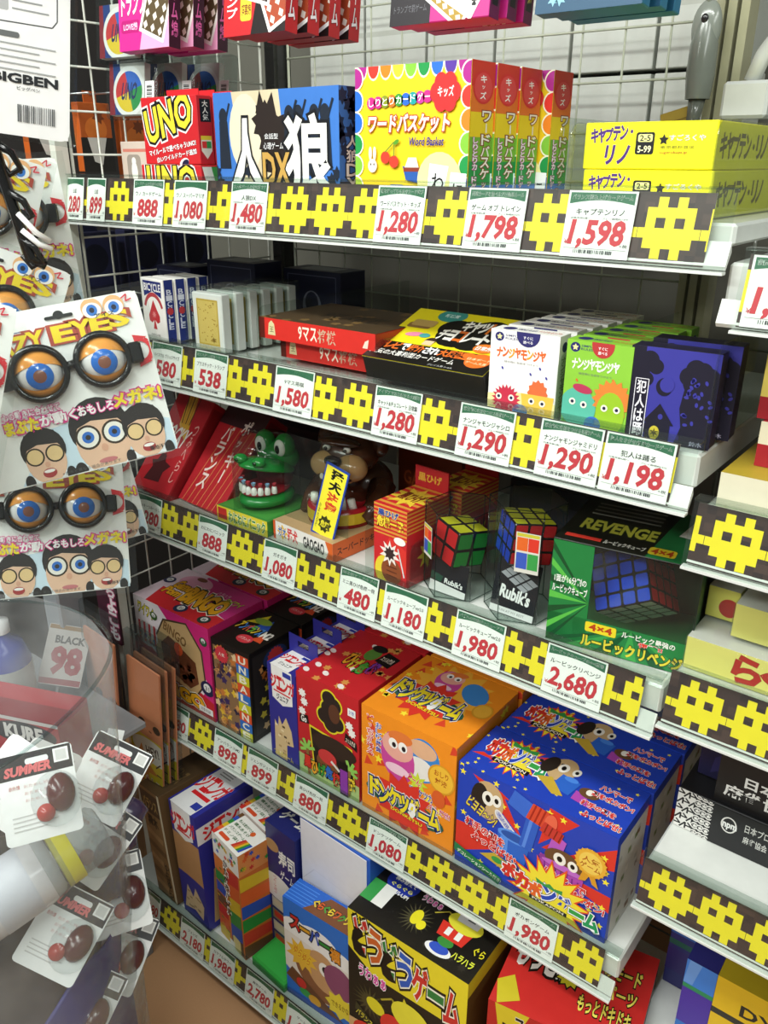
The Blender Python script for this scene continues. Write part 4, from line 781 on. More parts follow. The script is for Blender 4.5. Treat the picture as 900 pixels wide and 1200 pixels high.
def bingo_t(a):
    a.r(0, 0, 1, 1, '#e2ccd6'); a.poly([(.18, .0), (1, 0), (1, .3), (.1, .42)], '#d02a30'); a.poly([(.38, .55), (1, .3), (1, 1), (.3, 1)], '#c8307e'); a.e(.3, .75, .3, .2, '#e0a0b8'); bingo_logo(a, .16, .3, .86, .66)
    ball(a, .05, .6, .1, '7', '#3a3a5a'); ball(a, .55, .14, .11, '31', '#2a3050'); ball(a, .86, .13, .1, '8', '#2a3a34'); a.e(.3, .88, .1, .05, '#7a4a34'); a.t('ハラハラ', .6, .72, .75, .8, '#e8b0cc', .02); a.t('ワイワイ', .76, .62, .95, .74, '#cfd83a', .02, o='#3a4a2a', ow=.06)
bg = box('bingo_game_box', .240, .15, .224, '#d03070', (.003, .016, D4), 0, 'pink and red bingo game box, front of two', 'game box', 'bingo game boxes', F=bingo_f, R=lambda a: (a.r(0, 0, 1, 1, '#c8286c'), a.r(.1, .4, .9, .55, '#e8dfe4')), T=bingo_t)
dup(bg, (.012, .172, D4), 'pink and red bingo game box, behind the front one')
def unb_f(a):
    a.r(0, 0, 1, 1, '#1a1614'); a.r(.04, .0, .68, .93, '#8a6a4a'); rs = random.Random(4)
    for i in range(60): a.k = 4; x, y = .06+.58*rs.random(), .92*rs.random(); a.star(x, y, .05, .03, 5, rs.choice(['#d89a5a', '#c87a3a', '#2a2440', '#e0b83a', '#7a4a2a', '#e6c89a', '#3a2a5a']), 1, rs.random()*90)
    a.k = 8
    for i, ch in enumerate('UNBALANCE'):
        y = .95-i*.106; a.r(.66, y-.106, .98, y, ['#d8502a', '#2f6fc0', '#c8c62a'][i % 3]); a.t(ch, .73, y-.09, .9, y-.016, '#f2eeda', .03)
    a.star(.28, .86, .1, .08, 16, '#d03a44'); a.t('人気', .2, .84, .36, .88, '#f2e6d8', .01)
def unb_t(a):
    a.r(0, 0, 1, 1, '#17130f'); a.poly([(.1, .62), (.35, .95), (.45, .7)], '#d8c82a'); a.poly([(.3, .5), (.55, .85), (.7, .6)], '#2f5ac0'); a.poly([(.62, .3), (.8, .5), (.9, .3)], '#d8502a'); a.mt('アンバランス', ['#e8c83a', '#4a8ad8', '#e8683a', '#7ac03a'], .06, .42, .68, .6, o='#17130f', ow=.06); a.t('M2', .7, .42, .92, .58, '#e8e4da', .03); a.e(.55, .26, .14, .1, '#d03a44'); a.t('バランス', .42, .23, .68, .29, '#f0d8d0', .01); a.e(.4, .75, .16, .08, '#8aa83a')
def unb_r(a):
    a.r(.06, .06, .94, .94, '#2a2624'); rs = random.Random(5)
    for i in range(44): a.k = 3; a.star(.15+.7*rs.random(), .08+.7*rs.random(), .05, .03, 5, rs.choice(['#d89a5a', '#c8b83a', '#3a3060', '#b86a2a', '#c8a87a']), 1, rs.random()*90)
    a.k = 6; a.e(.5, .82, .16, .11, '#2a3a6a'); a.star(.5, .82, .11, .09, 16, '#c83a3a')
ub = box('balancing_game_box', .108, .14, .208, '#15120f', (.2475, .018, D4), 0, 'black figure balancing game box with rainbow letters, front of two', 'game box', 'black balancing game boxes', F=unb_f, R=unb_r, T=unb_t)
dup(ub, (.252, .163, D4), 'black figure balancing game box, behind the front one')
def jj_f(a):
    a.r(0, 0, 1, 1, '#2f2f8c'); a.poly([(.14, 1), (.86, 1), (.86, .66), (.5, .61), (.14, .66)], '#f2f0ec'); a.mt('ジェンガ', ['#d8262c'], .1, .77, .94, .9, o='#ffffff', ow=.03); a.r(.2, .735, .8, .75, '#d8262c'); a.t('ジュニア', .3, .66, .72, .72, '#2a2a3a', .03); a.r(.55, .93, .84, .98, '#2a3a9a')
    a.poly([(.15, .02), (.18, .42), (.3, .36), (.34, .48), (.45, .40), (.6, .5), (.78, .38), (.84, .22), (.6, .2), (.58, .02)], '#d8bc8c'); a.scat(14, lambda x, y, i: a.r(x, y, x+.1, y+.022, ['#f0dcb4', '#b89460', '#5a4630'][i % 3]), .18, .05, .6, .42, 3); a.t('つみきゲーム', .1, .03, .8, .09, '#c8b83a', .02)
def jj_t(a): a.r(0, 0, 1, 1, '#2f2f8c'); a.poly([(.1, 0), (.75, 0), (.75, 1), (.1, 1)], '#f2f0ec'); a.mt('ジェンガ', ['#d8262c'], .08, .42, .86, .72); a.t('ジュニア', .25, .16, .65, .3, '#2a2a3a', .03); a.r(.55, .78, .9, .9, '#2a3a9a')
jj = box('junior_tower_game', .077, .062, .212, '#2f2f8c', (.404, .02, D4), -3, 'small blue wooden tower game box with hang tab, front one', 'game box', 'small blue tower games', F=jj_f, R=lambda a: (a.r(0, 0, 1, 1, '#2b2b84'), a.r(.2, .86, .8, 1, '#e8e6e2'), a.mt('ジェンガ', ['#c8262c'], .1, .72, .9, .84, o='#ffffff', ow=.06), a.poly([(.2, .02), (.3, .3), (.8, .25), (.9, .05)], '#b8965a')), T=jj_t)
def tabm():
    m = M(); P = [(0, 0), (.077, 0), (.077, .04), (0, .04)]
    m.bx(0, .058, .212, .077, .0595, .228, '#2f2f8c'); m.bx(0, .058, .228, .024, .0595, .24, '#2f2f8c'); m.bx(.053, .058, .228, .077, .0595, .24, '#2f2f8c'); m.bx(0, .058, .24, .077, .0595, .25, '#2f2f8c'); return m
tabm().obj('hang_tab', jj)
for i, t in enumerate(['second small blue wooden tower game box', 'rearmost small blue wooden tower game box']): dup(jj, (.405+i*.002, .087+i*.068, D4), t)
def hige_f(a):
    a.r(0, 0, 1, 1, '#c0252b'); a.poly([(0, 0), (1, 0), (1, .3), (.5, .38), (0, .34)], '#a83a34'); a.poly([(0, 0), (1, 0), (1, .16), (0, .2)], '#a8c078')
    for x, y in ((.52, .78), (.6, .72), (.46, .70), (.56, .64), (.66, .68), (.54, .88), (.62, .84)): a.e(x, y, .088, .088, '#e0d02a')
    for x, y in ((.52, .78), (.6, .72), (.46, .70), (.56, .64), (.66, .68), (.54, .88), (.62, .84)): a.e(x, y, .072, .072, '#2a211e')
    a.e(.62, .76, .06, .09, '#5a3626'); a.poly([(.2, .54), (.9, .50), (.94, .14), (.26, .1)], '#e0d02a'); a.poly([(.22, .52), (.88, .48), (.92, .16), (.28, .12)], '#231c19'); a.e(.6, .42, .24, .1, '#33261f')
    for x, y in ((.1, .82), (.13, .74), (.09, .64), (.86, .72), (.9, .66)): a.star(x, y, .045, .03, 8, '#f2eee8')
    a.poly([(.04, .52), (.2, .54), (.18, .62), (.05, .6)], '#1a1614'); a.t('Go', .07, .54, .16, .6, '#f0ece4', .03); a.poly([(.78, .56), (.98, .5), (.97, .58), (.8, .64)], '#1a1614'); a.t('スリル満点', .8, .545, .95, .59, '#e8dcc8', .02, rot=-6); a.r(.84, .82, .96, .89, '#f0f0ec'); a.t('対象', .86, .835, .94, .875, '#2a4ab0', 0)
    for x, s in ((.16, 1), (.86, -1)):
        for t in (20, 70, 120, 160, 200): a.ln([(x, .28), (x+.13*s*math.cos(math.radians(t)), .28+.1*math.sin(math.radians(t)))], .03, '#8ec85a')
        a.ln([(x, .28), (x+.02*s, .02)], .03, '#8a6a3a')
    a.e(.5, .23, .12, .1, '#7a4a2a'); a.e(.5, .3, .1, .07, '#c83a3a'); a.ln([(.56, .28), (.7, .22)], .025, '#d8d8d0'); a.mt('黒ひげ危機一発', ['#d8362a', '#e8a02a', '#3a9a3a', '#2a6ac0', '#d8362a', '#8a3aa0', '#e8c83a'], .1, .06, .95, .18, o='#1a1410', ow=.09, dv=[.03, .0, .02])
def hige_t(a):
    a.r(0, 0, 1, 1, '#c0252b'); a.scat(16, lambda x, y, i: a.star(x, y, .05, .03, 6, '#d8924a'), seed=3); a.scat(8, lambda x, y, i: a.e(x, y, .045, .03, '#f0e6e0', rot=-30), seed=7); a.mt('ひげ危機', ['#e8a02a', '#d8c83a', '#4aa03a', '#7a3aa0', '#e0602a'], .3, .36, .78, .56, o='#1a1410', ow=.1, dv=[.04, .0, -.02]); a.e(.52, .7, .08, .12, '#5a8a3a'); a.e(.52, .82, .09, .06, '#1f1a1a'); a.poly([(.62, .62), (.86, .58), (.88, .78), (.66, .82)], '#1a1614'); a.t('スリル満点', .66, .66, .84, .74, '#e8dcc8', .02)
hg = box('pirate_barrel_game_box', .148, .185, .224, '#bf252b', (.481, .018, D4), 0, 'red pirate barrel game box with dark windows, front of two', 'game box', 'red pirate barrel games', F=hige_f, T=hige_t)
dup(hg, (.487, .209, D4), 'red pirate barrel game box, behind the front one')
def pegdoll(a, x, y, s, c1, c2, rot=0):
    a.e(x, y, .17*s, .24*s, c1, rot=rot); a.e(x, y+.1*s, .155*s, .13*s, '#e8a898', rot=rot); a.e(x+.03*s, y+.2*s, .12*s, .06*s, c2, rot=rot)
    for d in (-.05, .06): a.e(x+d*s, y+.12*s, .045*s, .05*s, '#f6f4ee'); a.e(x+(d+.01)*s, y+.11*s, .02*s, .025*s, '#2a2226')
    a.e(x, y-.12*s, .12*s, .05*s, '#f0c8d8')
def donk_logo(a, x0, y0, x1, y1):
    cx, cy_ = (x0+x1)/2, (y0+y1)/2; a.e(cx, cy_, .56*(x1-x0)*a.q, .62*(y1-y0), '#2f5a4a', rot=-4); a.star(cx, cy_+.02, .42*(x1-x0)*a.q, .3*(x1-x0)*a.q, 12, '#d8382a', 1); a.e(cx, cy_, .4*(x1-x0)*a.q, .3*(y1-y0), '#2f5a4a')
    a.mt('ドンケツゲーム', ['#f0dc2a'], x0, y0+.12*(y1-y0), x1, y1, bo=.055, o='#1a2a6a', ow=.13, o2='#f2f2ec', ow2=.17, dv=[.03, 0, .03, .0, .02, -.01, .02]); a.t('DONKETSU', cx-.14, y0-.06*(y1-y0), cx+.2, y0+.1*(y1-y0), '#f0dc2a', .03, o='#b02a1a', ow=.1, rot=-3)
def donk_f(a):
    a.r(0, 0, 1, 1, '#ee8f22'); a.scat(14, lambda x, y, i: a.poly([(x, y), (x+.1, y+.03), (x+.03, y+.1)], '#d8452a'), 0, 0, .95, .95, 11); a.scat(12, lambda x, y, i: a.star(x, y, .045, .02, 5, '#f6e03a'), seed=6)
    a.e(.66, .74, .16, .2, '#3f86cc', rot=-10); a.e(.66, .84, .13, .08, '#e0b08a'); a.e(.64, .66, .13, .1, '#e8e4dc'); pegdoll(a, .40, .66, .95, '#c84a98', '#e07a3a', 6)
    a.star(.62, .52, .1, .05, 8, '#c8d83a'); a.t('どーん!', .52, .5, .66, .56, '#d8382a', .03, rot=-10, o='#ffffff', ow=.06); a.e(.86, .66, .12, .13, '#d89a2a'); a.e(.86, .66, .105, .115, '#eebb3a'); a.t('おしり', .79, .68, .93, .73, '#b05a1a', .02); a.t('対決', .8, .61, .92, .66, '#b05a1a', .02)
    a.vt('どっちが残る', .06, .55, .14, .94, '#d83a3a', o='#ffffff', ow=.07); a.vt('おしり勝負', .16, .62, .23, .9, '#2a4ab0', o='#ffffff', ow=.07); a.t('ドンケツ力', .54, .40, .78, .47, '#2a3a8a', .03, o='#ffffff', ow=.07); a.t('相手をおしだせ!', .6, .33, .96, .39, '#c83a6a', .03, o='#ffffff', ow=.07, rot=-3); a.e(.84, .47, .06, .08, '#d8602a')
    donk_logo(a, .1, .14, .86, .32)
def donk_t(a):
    a.r(0, 0, 1, 1, '#ee8f22'); a.scat(10, lambda x, y, i: a.poly([(x, y), (x+.1, y+.03), (x+.04, y+.12)], '#d8452a'), seed=12); a.scat(14, lambda x, y, i: a.star(x, y, .04, .02, 5, '#f6e03a'), seed=8)
    a.star(.5, .62, .42, .3, 14, '#f0b03a'); pegdoll(a, .42, .74, .75, '#c84a98', '#e07a3a', 20); a.e(.72, .72, .12, .17, '#3f86cc', rot=40); a.e(.9, .55, .09, .11, '#d89a2a'); a.e(.9, .55, .075, .09, '#e8b03a'); donk_logo(a, .08, .26, .78, .5)
dk = box('bumping_game_box', .196, .195, .222, '#ee8f22', (.636, .018, D4), 0, 'orange bumping dolls game box, front of two', 'game box', 'orange bumping games', F=donk_f, T=donk_t, R=lambda a: (a.scat(8, lambda x, y, i: a.star(x, y, .05, .02, 5, '#f6e03a'), seed=5), a.e(.25, .75, .1, .1, '#d89a2a')))
dup(dk, (.642, .217, D4), 'orange bumping dolls game box, behind the front one')
def egg(a, x, y, s, rot=0, c='#c8a878'):
    a.e(x, y, .12*s, .16*s, c, rot=rot); rs = random.Random(9); k = a.k
    for i in range(10): a.k = k; t = rs.random()*6.28; r = .08*s*math.sqrt(rs.random()); a.e(x-.04*s+r*math.cos(t)*.6, y+r*math.sin(t), .02*s, .018*s, '#2a221c', 8)
    a.k = k+1; a.e(x-.05*s, y, .065*s, .12*s, '#2a221c', rot=rot); a.e(x+.0*s, y+.02*s, .045*s, .06*s, '#f2eee2', rot=rot); a.e(x+.0*s, y+.02*s, .02*s, .03*s, '#16120f'); a.e(x+.05*s, y+.03*s, .035*s, .05*s, '#f2eee2', rot=rot); a.e(x+.05*s, y+.03*s, .016*s, .022*s, '#16120f')
def poka_logo(a, x0, y0, x1, y1):
    cx, cy_ = (x0+x1)/2, (y0+y1)/2; R_ = .36*(x1-x0)*a.q; a.star(cx, cy_, R_*1.25, R_*.8, 18, '#e8562a', 1); a.star(cx, cy_, R_*1.1, R_*.72, 18, '#f4e03a', 1)
    a.mt('ポカポンゲーム', ['#d8362a', '#d8362a', '#e8662a', '#2a4ab8', '#2a4ab8', '#3aa04a', '#2a9a5a', '#2aa06a'], x0, y0+.2*(y1-y0), x1, y1-.15*(y1-y0), bo=.06, o='#ffffff', ow=.115, o2='#3a2a5a', ow2=.14, dv=[.05, .02, .0, .02, .0, -.02, -.02]); a.r(cx-.12, y0, cx+.12, y0+.18*(y1-y0), '#15121a'); a.t('POKAPON', cx-.1, y0+.03*(y1-y0), cx+.1, y0+.15*(y1-y0), '#f2e8d0', .02); a.poly([(cx-.08, y1-.1*(y1-y0)), (cx-.09, y1+.1*(y1-y0)), (cx-.03, y1), (cx, y1+.12*(y1-y0)), (cx+.03, y1), (cx+.08, y1+.1*(y1-y0)), (cx+.08, y1-.1*(y1-y0))], '#3a9a4a')
def burst(a, n, seed):
    a.scat(n, lambda x, y, i: a.poly([(x, y), (x+.16, y+.03), (x+.06, y+.09)], '#d8382a'), 0, .2, .9, 1, seed); a.scat(26, lambda x, y, i: a.star(x, y, .032, .014, 5, '#f6e43a'), seed=seed+1)
def poka_f(a):
    a.r(0, 0, 1, 1, '#2342b4'); a.poly([(0, .1), (.5, .5), (0, .42)], '#d8382a'); a.poly([(.1, .95), (.45, .55), (.3, .9)], '#d8382a'); a.poly([(1, .9), (.6, .5), (1, .7)], '#d8382a'); a.poly([(1, .45), (.6, .45), (1, .3)], '#d8382a'); a.poly([(.6, .98), (.55, .6), (.78, .95)], '#d8382a'); burst(a, 4, 21)
    egg(a, .21, .76, 1.15, -6); a.t('ビヨヨ〜ン!', .07, .58, .28, .69, '#e8d23a', .03, o='#3a2a6a', ow=.1, rot=-22)
    for i in range(6): a.e(.29+i*.018, .68-i*.022, .035, .05, '#e6e4e0', rot=30); a.k -= 1; a.e(.29+i*.018, .68-i*.022, .022, .036, '#2342b4', rot=30); a.k -= 1
    a.k += 2; a.poly([(.29, .30), (.47, .26), (.50, .52), (.29, .56)], '#2f66c8'); a.e(.395, .54, .14, .055, '#5a92e8'); a.e(.395, .54, .11, .038, '#2a55a8'); a.poly([(.31, .50), (.36, .49), (.36, .33), (.31, .34)], '#5a92e8'); a.e(.38, .275, .12, .035, '#2858b0')
    a.poly([(.43, .50), (.51, .48), (.55, .80), (.47, .84)], '#2f5fc4'); a.poly([(.45, .5), (.47, .5), (.51, .8), (.49, .81)], '#5a8ae4')
    a.poly([(.34, .84), (.46, .78), (.50, .94), (.38, .99)], '#3a6ad0'); a.poly([(.46, .79), (.60, .76), (.63, .93), (.50, .95)], '#d84a30'); [a.ln([(.485+i*.03, .785-i*.006), (.52+i*.03, .945-i*.004)], .014, '#a82a1a') for i in range(4)]; a.e(.615, .845, .05, .085, '#e8684a', rot=-12)
    a.poly([(.60, .54), (.68, .50), (.72, .74), (.64, .78)], '#b85ac0'); a.poly([(.55, .74), (.68, .70), (.70, .80), (.58, .84)], '#c83a30'); [a.ln([(.58+i*.03, .735-i*.008), (.60+i*.03, .83-i*.01)], .01, '#8a2216') for i in range(4)]
    a.poly([(.57, .34), (.82, .26), (.84, .48), (.57, .54)], '#b04ab0'); a.e(.705, .51, .19, .05, '#8a3a94'); [a.ln([(.60+i*.035, .49-i*.008), (.61+i*.033, .35-i*.012)], .012, '#7a2f86') for i in range(7)]
    a.e(.71, .56, .15, .10, '#6a4a2e'); a.e(.71, .50, .17, .03, '#c06ac8'); a.e(.69, .57, .05, .055, '#f2eee2'); a.e(.69, .57, .022, .026, '#17130f'); a.e(.77, .56, .04, .048, '#f2eee2'); a.e(.77, .56, .018, .022, '#17130f')
    a.poly([(.18, .22), (.44, .15), (.62, .10), (.6, .2), (.28, .3)], '#c8a83a'); a.e(.3, .24, .05, .03, '#3a9a4a')
    a.t('相手の頭を', .07, .42, .34, .5, '#d83a34', .05, o='#ffffff', ow=.09, rot=-8); a.t('ふっとばせ!', .12, .31, .42, .39, '#d83a34', .05, o='#ffffff', ow=.09, rot=-8); a.poly([(0, .2), (.0, .12), (.32, -.0), (.34, .08)], '#2a7a4a'); a.t('デコレーションシール付き!', .02, .07, .34, .11, '#f2f2e0', .02, rot=-12)
    a.e(.87, .68, .12, .125, '#d89a2a'); a.star(.87, .68, .13, .11, 20, '#e8b03a'); a.e(.87, .68, .09, .095, '#f0cc5a'); a.t('人気', .82, .68, .92, .73, '#b0601a', .02); a.t('ゲーム', .81, .62, .93, .67, '#b0601a', .02); a.poly([(.83, .58), (.81, .48), (.85, .5), (.87, .56)], '#d89a2a'); a.poly([(.9, .58), (.93, .48), (.89, .5), (.87, .56)], '#d89a2a')
    a.t('ハンマーで', .6, .36, .86, .43, '#d83a34', .05, o='#ffffff', ow=.09, rot=-6); a.t('頭をポカポン!', .66, .28, .98, .35, '#d83a34', .05, o='#ffffff', ow=.09, rot=-6); poka_logo(a, .34, .06, .96, .27)
def poka_t(a):
    a.r(0, 0, 1, 1, '#2342b4'); burst(a, 5, 31); poka_logo(a, .06, .3, .46, .8); egg(a, .52, .72, 1.6, -10); a.poly([(.52, .34), (.64, .3), (.66, .6), (.54, .64)], '#2f66c8'); a.e(.6, .6, .1, .05, '#4a86e0'); a.poly([(.66, .28), (.8, .24), (.72, .44), (.66, .46)], '#b04ab0'); a.e(.73, .5, .14, .1, '#6a4a2e'); a.e(.73, .52, .05, .06, '#f2eee2'); a.poly([(.42, .4), (.56, .2), (.62, .24), (.5, .5)], '#c8a83a')
    a.t('ハンマーで', .76, .66, .94, .76, '#d83a34', .05, o='#ffffff', ow=.09); a.t('頭をポカポン!', .74, .5, .98, .6, '#d83a34', .05, o='#ffffff', ow=.09); a.t('相手の頭を', .72, .26, .92, .36, '#d83a34', .05, o='#ffffff', ow=.09); a.t('ふっとばせ!', .76, .08, .98, .19, '#d83a34', .05, o='#ffffff', ow=.09)
def poka_r(a): a.r(0, 0, 1, 1, '#c8c8c0'); a.r(0, .9, 1, 1, '#2342b4'); a.r(0, 0, .1, 1, '#2342b4'); a.scat(20, lambda x, y, i: a.r(x, y, x+.1, y+.05, ['#7a8a5a', '#d8d8d0', '#8a6a4a', '#b0b0a8'][i % 4]), .1, 0, .9, .85, 3)
pk = box('hammer_game_box', .268, .115, .203, '#2342b4', (.838, .016, D4), 0, 'blue hammer game box at front, red and yellow stars', 'game box', 'blue hammer games', F=poka_f, T=poka_t, R=poka_r)
for i, t in enumerate(['second blue hammer game box behind the front one', 'third blue hammer game box in the row', ][:2]): dup(pk, (.842+i*.004, .135+i*.119, D4), t)
# ------------------------------------------------------------------ goods: bottom shelf
def wood(a):
    a.r(0, 0, 1, 1, '#8a6a44'); a.r(.9, 0, 1, 1, '#d8cdb0'); a.r(0, .78, .9, .97, '#4a3626'); [a.poly([(0, .1+i*.12), (.8, .05+i*.12), (.85, .1+i*.12), (.05, .15+i*.12)], '#6a4e30' if i % 2 else '#a8845a') for i in range(5)]; a.t('バランス', .1, .82, .8, .92, '#b8965a', .03); a.t('積木', .2, .66, .7, .76, '#2a1e14', .03); a.vt('ゆらゆら', .62, .03, .86, .36, '#2a1e14')
box('wooden_block_game', .08, .16, .29, '#6a5034', (.108, -.082, D5), -6, 'brown wooden block game box at the far left', 'game box', roll=-6, F=wood, T=lambda a: (a.r(0, 0, 1, 1, '#5a4630'), a.t('バランス', .15, .3, .85, .6, '#8a6c44', .03)))
def jg_f(a):
    a.r(0, 0, 1, 1, '#2c2f8e'); a.r(0, .34, 1, .74, '#b88a5c'); a.e(.5, .34, .3, .06, '#2c2f8e'); a.poly([(.1, 1), (.82, 1), (.82, .76), (.5, .72), (.1, .76)], '#ecebe8'); a.mt('ジェンガ', ['#d3262c'], .02, .80, .94, .92, o='#ffffff', ow=.04); a.r(.2, .775, .7, .79, '#d3262c'); a.poly([(.08, .06), (.3, .3), (.5, .22), (.62, .32), (.9, .2), (.8, .06), (.5, .1)], '#cdb892'); a.scat(12, lambda x, y, i: a.r(x, y, x+.1, y+.015, '#9a8460'), .15, .08, .75, .25, 4)
def jg_t(a): a.r(0, 0, 1, 1, '#2c2f8e'); a.r(.06, 0, .86, 1, '#e2e2e2'); a.mt('ジェンガ', ['#d3262c'], .04, .42, .92, .72, o='#ffffff', ow=.05); a.r(.2, .3, .8, .37, '#d3262c'); [a.r(.2, .8+i*.05, .6, .82+i*.05, '#888888') for i in range(3)]; a.r(.6, .1, .84, .22, '#2a3a9a')
def jg_r(a): a.r(0, 0, 1, 1, '#2c2f8e'); a.poly([(0, .9), (1, .9), (1, .76), (0, .76)], '#e2e2e2'); a.mt('ジェンガ', ['#d3262c'], .1, .78, .9, .88); a.poly([(.1, .05), (.2, .5), (.7, .55), (.8, .05)], '#b89a6a')
box('tower_game_box', .094, .15, .305, '#2c2f8e', (.200, -.082, D5), -5, 'tall blue and white wooden tower game box', 'game box', roll=-3, F=jg_f, T=jg_t, R=jg_r)
STR = ['#c8322a', '#d8602a', '#d8b82a', '#2f8a3a', '#2f4fb0', '#6a4a2a']
def rb_f(a):
    a.r(0, 0, 1, 1, '#d87a34'); a.r(0, .82, 1, .88, '#f0ece4'); a.r(0, .8, 1, 1, '#f0ece4'); a.scat(18, lambda x, y, i: a.star(x, y, .022, .012, 6, ['#3a9a4a', '#d8442a', '#2f5fc0', '#d8b02a'][i % 4]), .1, .82, .9, .98, 6)
    for i, c in enumerate(STR): a.poly([(.5, .76-i*.13), (.95, .80-i*.13), (.95, .67-i*.13), (.5, .63-i*.13)], c); a.poly([(.02, .66-i*.11), (.42, .66-i*.11), (.42, .56-i*.11), (.02, .56-i*.11)], STR[(i+3) % 6])
    a.scat(16, lambda x, y, i: a.r(x, y, x+.09, y+.012, STR[i % 6]), .03, .05, .36, .75, 9); a.vt('かたぬきパズル', .38, .3, .56, .84, '#2a2a2a', o='#f4f0e6', ow=.14); a.rr(.55, .0, .85, .14, '#e6d48a', .02); a.r(.4, -.0, .6, .06, '#f0ece4')
def rb_t(a): a.r(0, 0, 1, 1, '#f0ece4'); [a.r(.0, i/6, .1, (i+1)/6, STR[i]) for i in range(6)]; [a.t(t, .16, .74-i*.16, .7, .84-i*.16, '#3a6a3a', .02) for i, t in enumerate(['色んな遊びができる', '積木あそび', 'バランスゲーム', 'ドミノ倒し'])]; [a.poly([(.62+i*.06, .1), (.68+i*.06, .1), (.78+i*.05, .5), (.72+i*.05, .5)], STR[i]) for i in range(5)]; a.e(.7, .75, .08, .08, '#d8602a'); a.rr(.16, .08, .5, .2, '#d8502a', .05)
def rb_r(a):
    a.r(0, 0, 1, 1, '#c86a2a'); a.r(0, .8, 1, 1, '#d88a4a'); [a.poly([(0, .78-i*.13), (1, .74-i*.13), (1, .64-i*.13), (0, .66-i*.13)], STR[(i+(0 if i % 2 else 2)) % 6]) for i in range(6)]; a.scat(12, lambda x, y, i: a.star(x, y, .025, .012, 6, STR[i % 5]), .1, .82, .9, .98, 8)
rw = box('rainbow_tower_game', .096, .075, .285, '#d87a34', (.309, -.072, D5), -10, 'tall rainbow striped tower game box with white top, front one', 'game box', 'rainbow tower games', F=rb_f, T=rb_t, R=rb_r)
dup(rw, (.303, .010, D5), 'tall rainbow striped tower game box, behind the front one')
def sushi(a):
    a.r(0, 0, 1, 1, '#23286a'); a.e(.2, .84, .06, .045, '#b89060'); a.t('寿司', .42, .72, .95, .84, '#f0eee6', .03); a.t('ゲーム', .45, .62, .9, .69, '#f0eee6', .02); a.e(.3, .52, .16, .1, '#e6e4de'); a.vt('つくって遊ぶ', .18, .46, .3, .6, '#c83a3a', bo=.0); a.r(.55, .42, .95, .5, '#c8362a'); a.e(.75, .5, .12, .03, '#e8e4d8')
    [a.r(.1, .04+i*.1, .95, .12+i*.1, '#c8c0ae' if i % 2 else '#8a7a5a') for i in range(4)]; [a.rr(.15+.42*(i % 2), .06+(i//2)*.1, .48+.42*(i % 2), .11+(i//2)*.1, ['#c83a2a', '#2a2a2a', '#d8c8a8', '#2a4a9a'][i % 4], .015) for i in range(8)]
def sushit(a): a.r(0, 0, 1, 1, '#23286a'); a.e(.6, .75, .13, .11, '#b89060'); a.e(.6, .75, .1, .08, '#7a5a34'); a.t('ゲーム', .15, .25, .9, .5, '#e6e4da', .04, it=.2)
box('sushi_game_box', .088, .1, .335, '#23286a', (.414, -.02, D5), -4, 'tall dark blue sushi game box', 'game box', F=sushi, T=sushit)
box('flat_green_box', .1, .11, .022, '#2f9a3c', (.420, -.086, D5), -4, 'flat green box lying on the bottom shelf', 'box', T=lambda a: a.r(.06, .06, .94, .94, '#35a844'))
def hip_f(a):
    a.r(0, 0, 1, 1, '#2f6fc8'); a.e(.2, .72, .16, .12, '#f0eeea'); a.e(.5, .74, .2, .12, '#f0eeea'); a.e(.78, .66, .2, .12, '#f0eeea'); a.poly([(0, .3), (0, .68), (1, .62), (1, .25), (.5, .1)], '#e6dfd4'); a.mt('スーパー福', ['#c8302a', '#d8a02a', '#2f4fb0', '#2f8a3a', '#e0902a'], .1, .70, .84, .82, o='#1f1a1a', ow=.12, dv=[.04, .03, .02, .0, -.04])
    a.e(.5, .34, .24, .16, '#8a5a3a', rot=-35); a.e(.58, .46, .16, .2, '#c89a6a', rot=20); a.e(.6, .5, .05, .07, '#f4f0e6'); a.e(.61, .5, .025, .035, '#17130f'); a.e(.82, .46, .14, .16, '#8a4a6a', rot=20); a.star(.26, .5, .16, .1, 10, '#e8b83a'); a.t('ゆらゆら', .14, .46, .4, .56, '#d8862a', .03, o='#f0d83a', ow=.08, rot=-20); a.poly([(0, .2), (.8, -.05), (.9, .05), (.1, .32)], '#6a4228'); a.star(.82, .22, .14, .1, 8, '#e8d23a'); a.t('できるかな', .7, .19, .95, .25, '#8a6a1a', .02); a.e(.3, .12, .06, .04, '#3a9a4a'); a.e(.44, .1, .06, .05, '#d8a02a'); a.e(.24, .2, .05, .05, '#c8302a'); a.r(0, 0, 1, .06, '#2a4fa0')
def hip_t(a): a.r(0, 0, 1, 1, '#2a62c0'); [a.r(0, .1+i*.14, .35, .14+i*.14, '#4a86dc') for i in range(6)]; a.poly([(.3, .0), (1, .0), (1, .9), (.5, .9)], '#7a4a2c'); a.mt('ぐらぐらワクワク', ['#e8c83a', '#d8602a', '#4a9a3a'], .36, .3, .95, .6, o='#3a2a1a', ow=.1)
box('animal_balance_game', .164, .052, .258, '#2f6fc8', (.521, -.084, D5), 3, 'blue animal balancing game box with cloud lettering', 'game box', F=hip_f, T=hip_t)
e = empty('open_display_box', (.507, -.016, D5), 'blue box with blank white front standing behind animal game', 'box', rot=(0, 0, math.radians(-2)))
m = M(); m.cb(0, 0, 0, .178, .10, .40, '#2a5cc0', .002); m.obj('box_body', e)
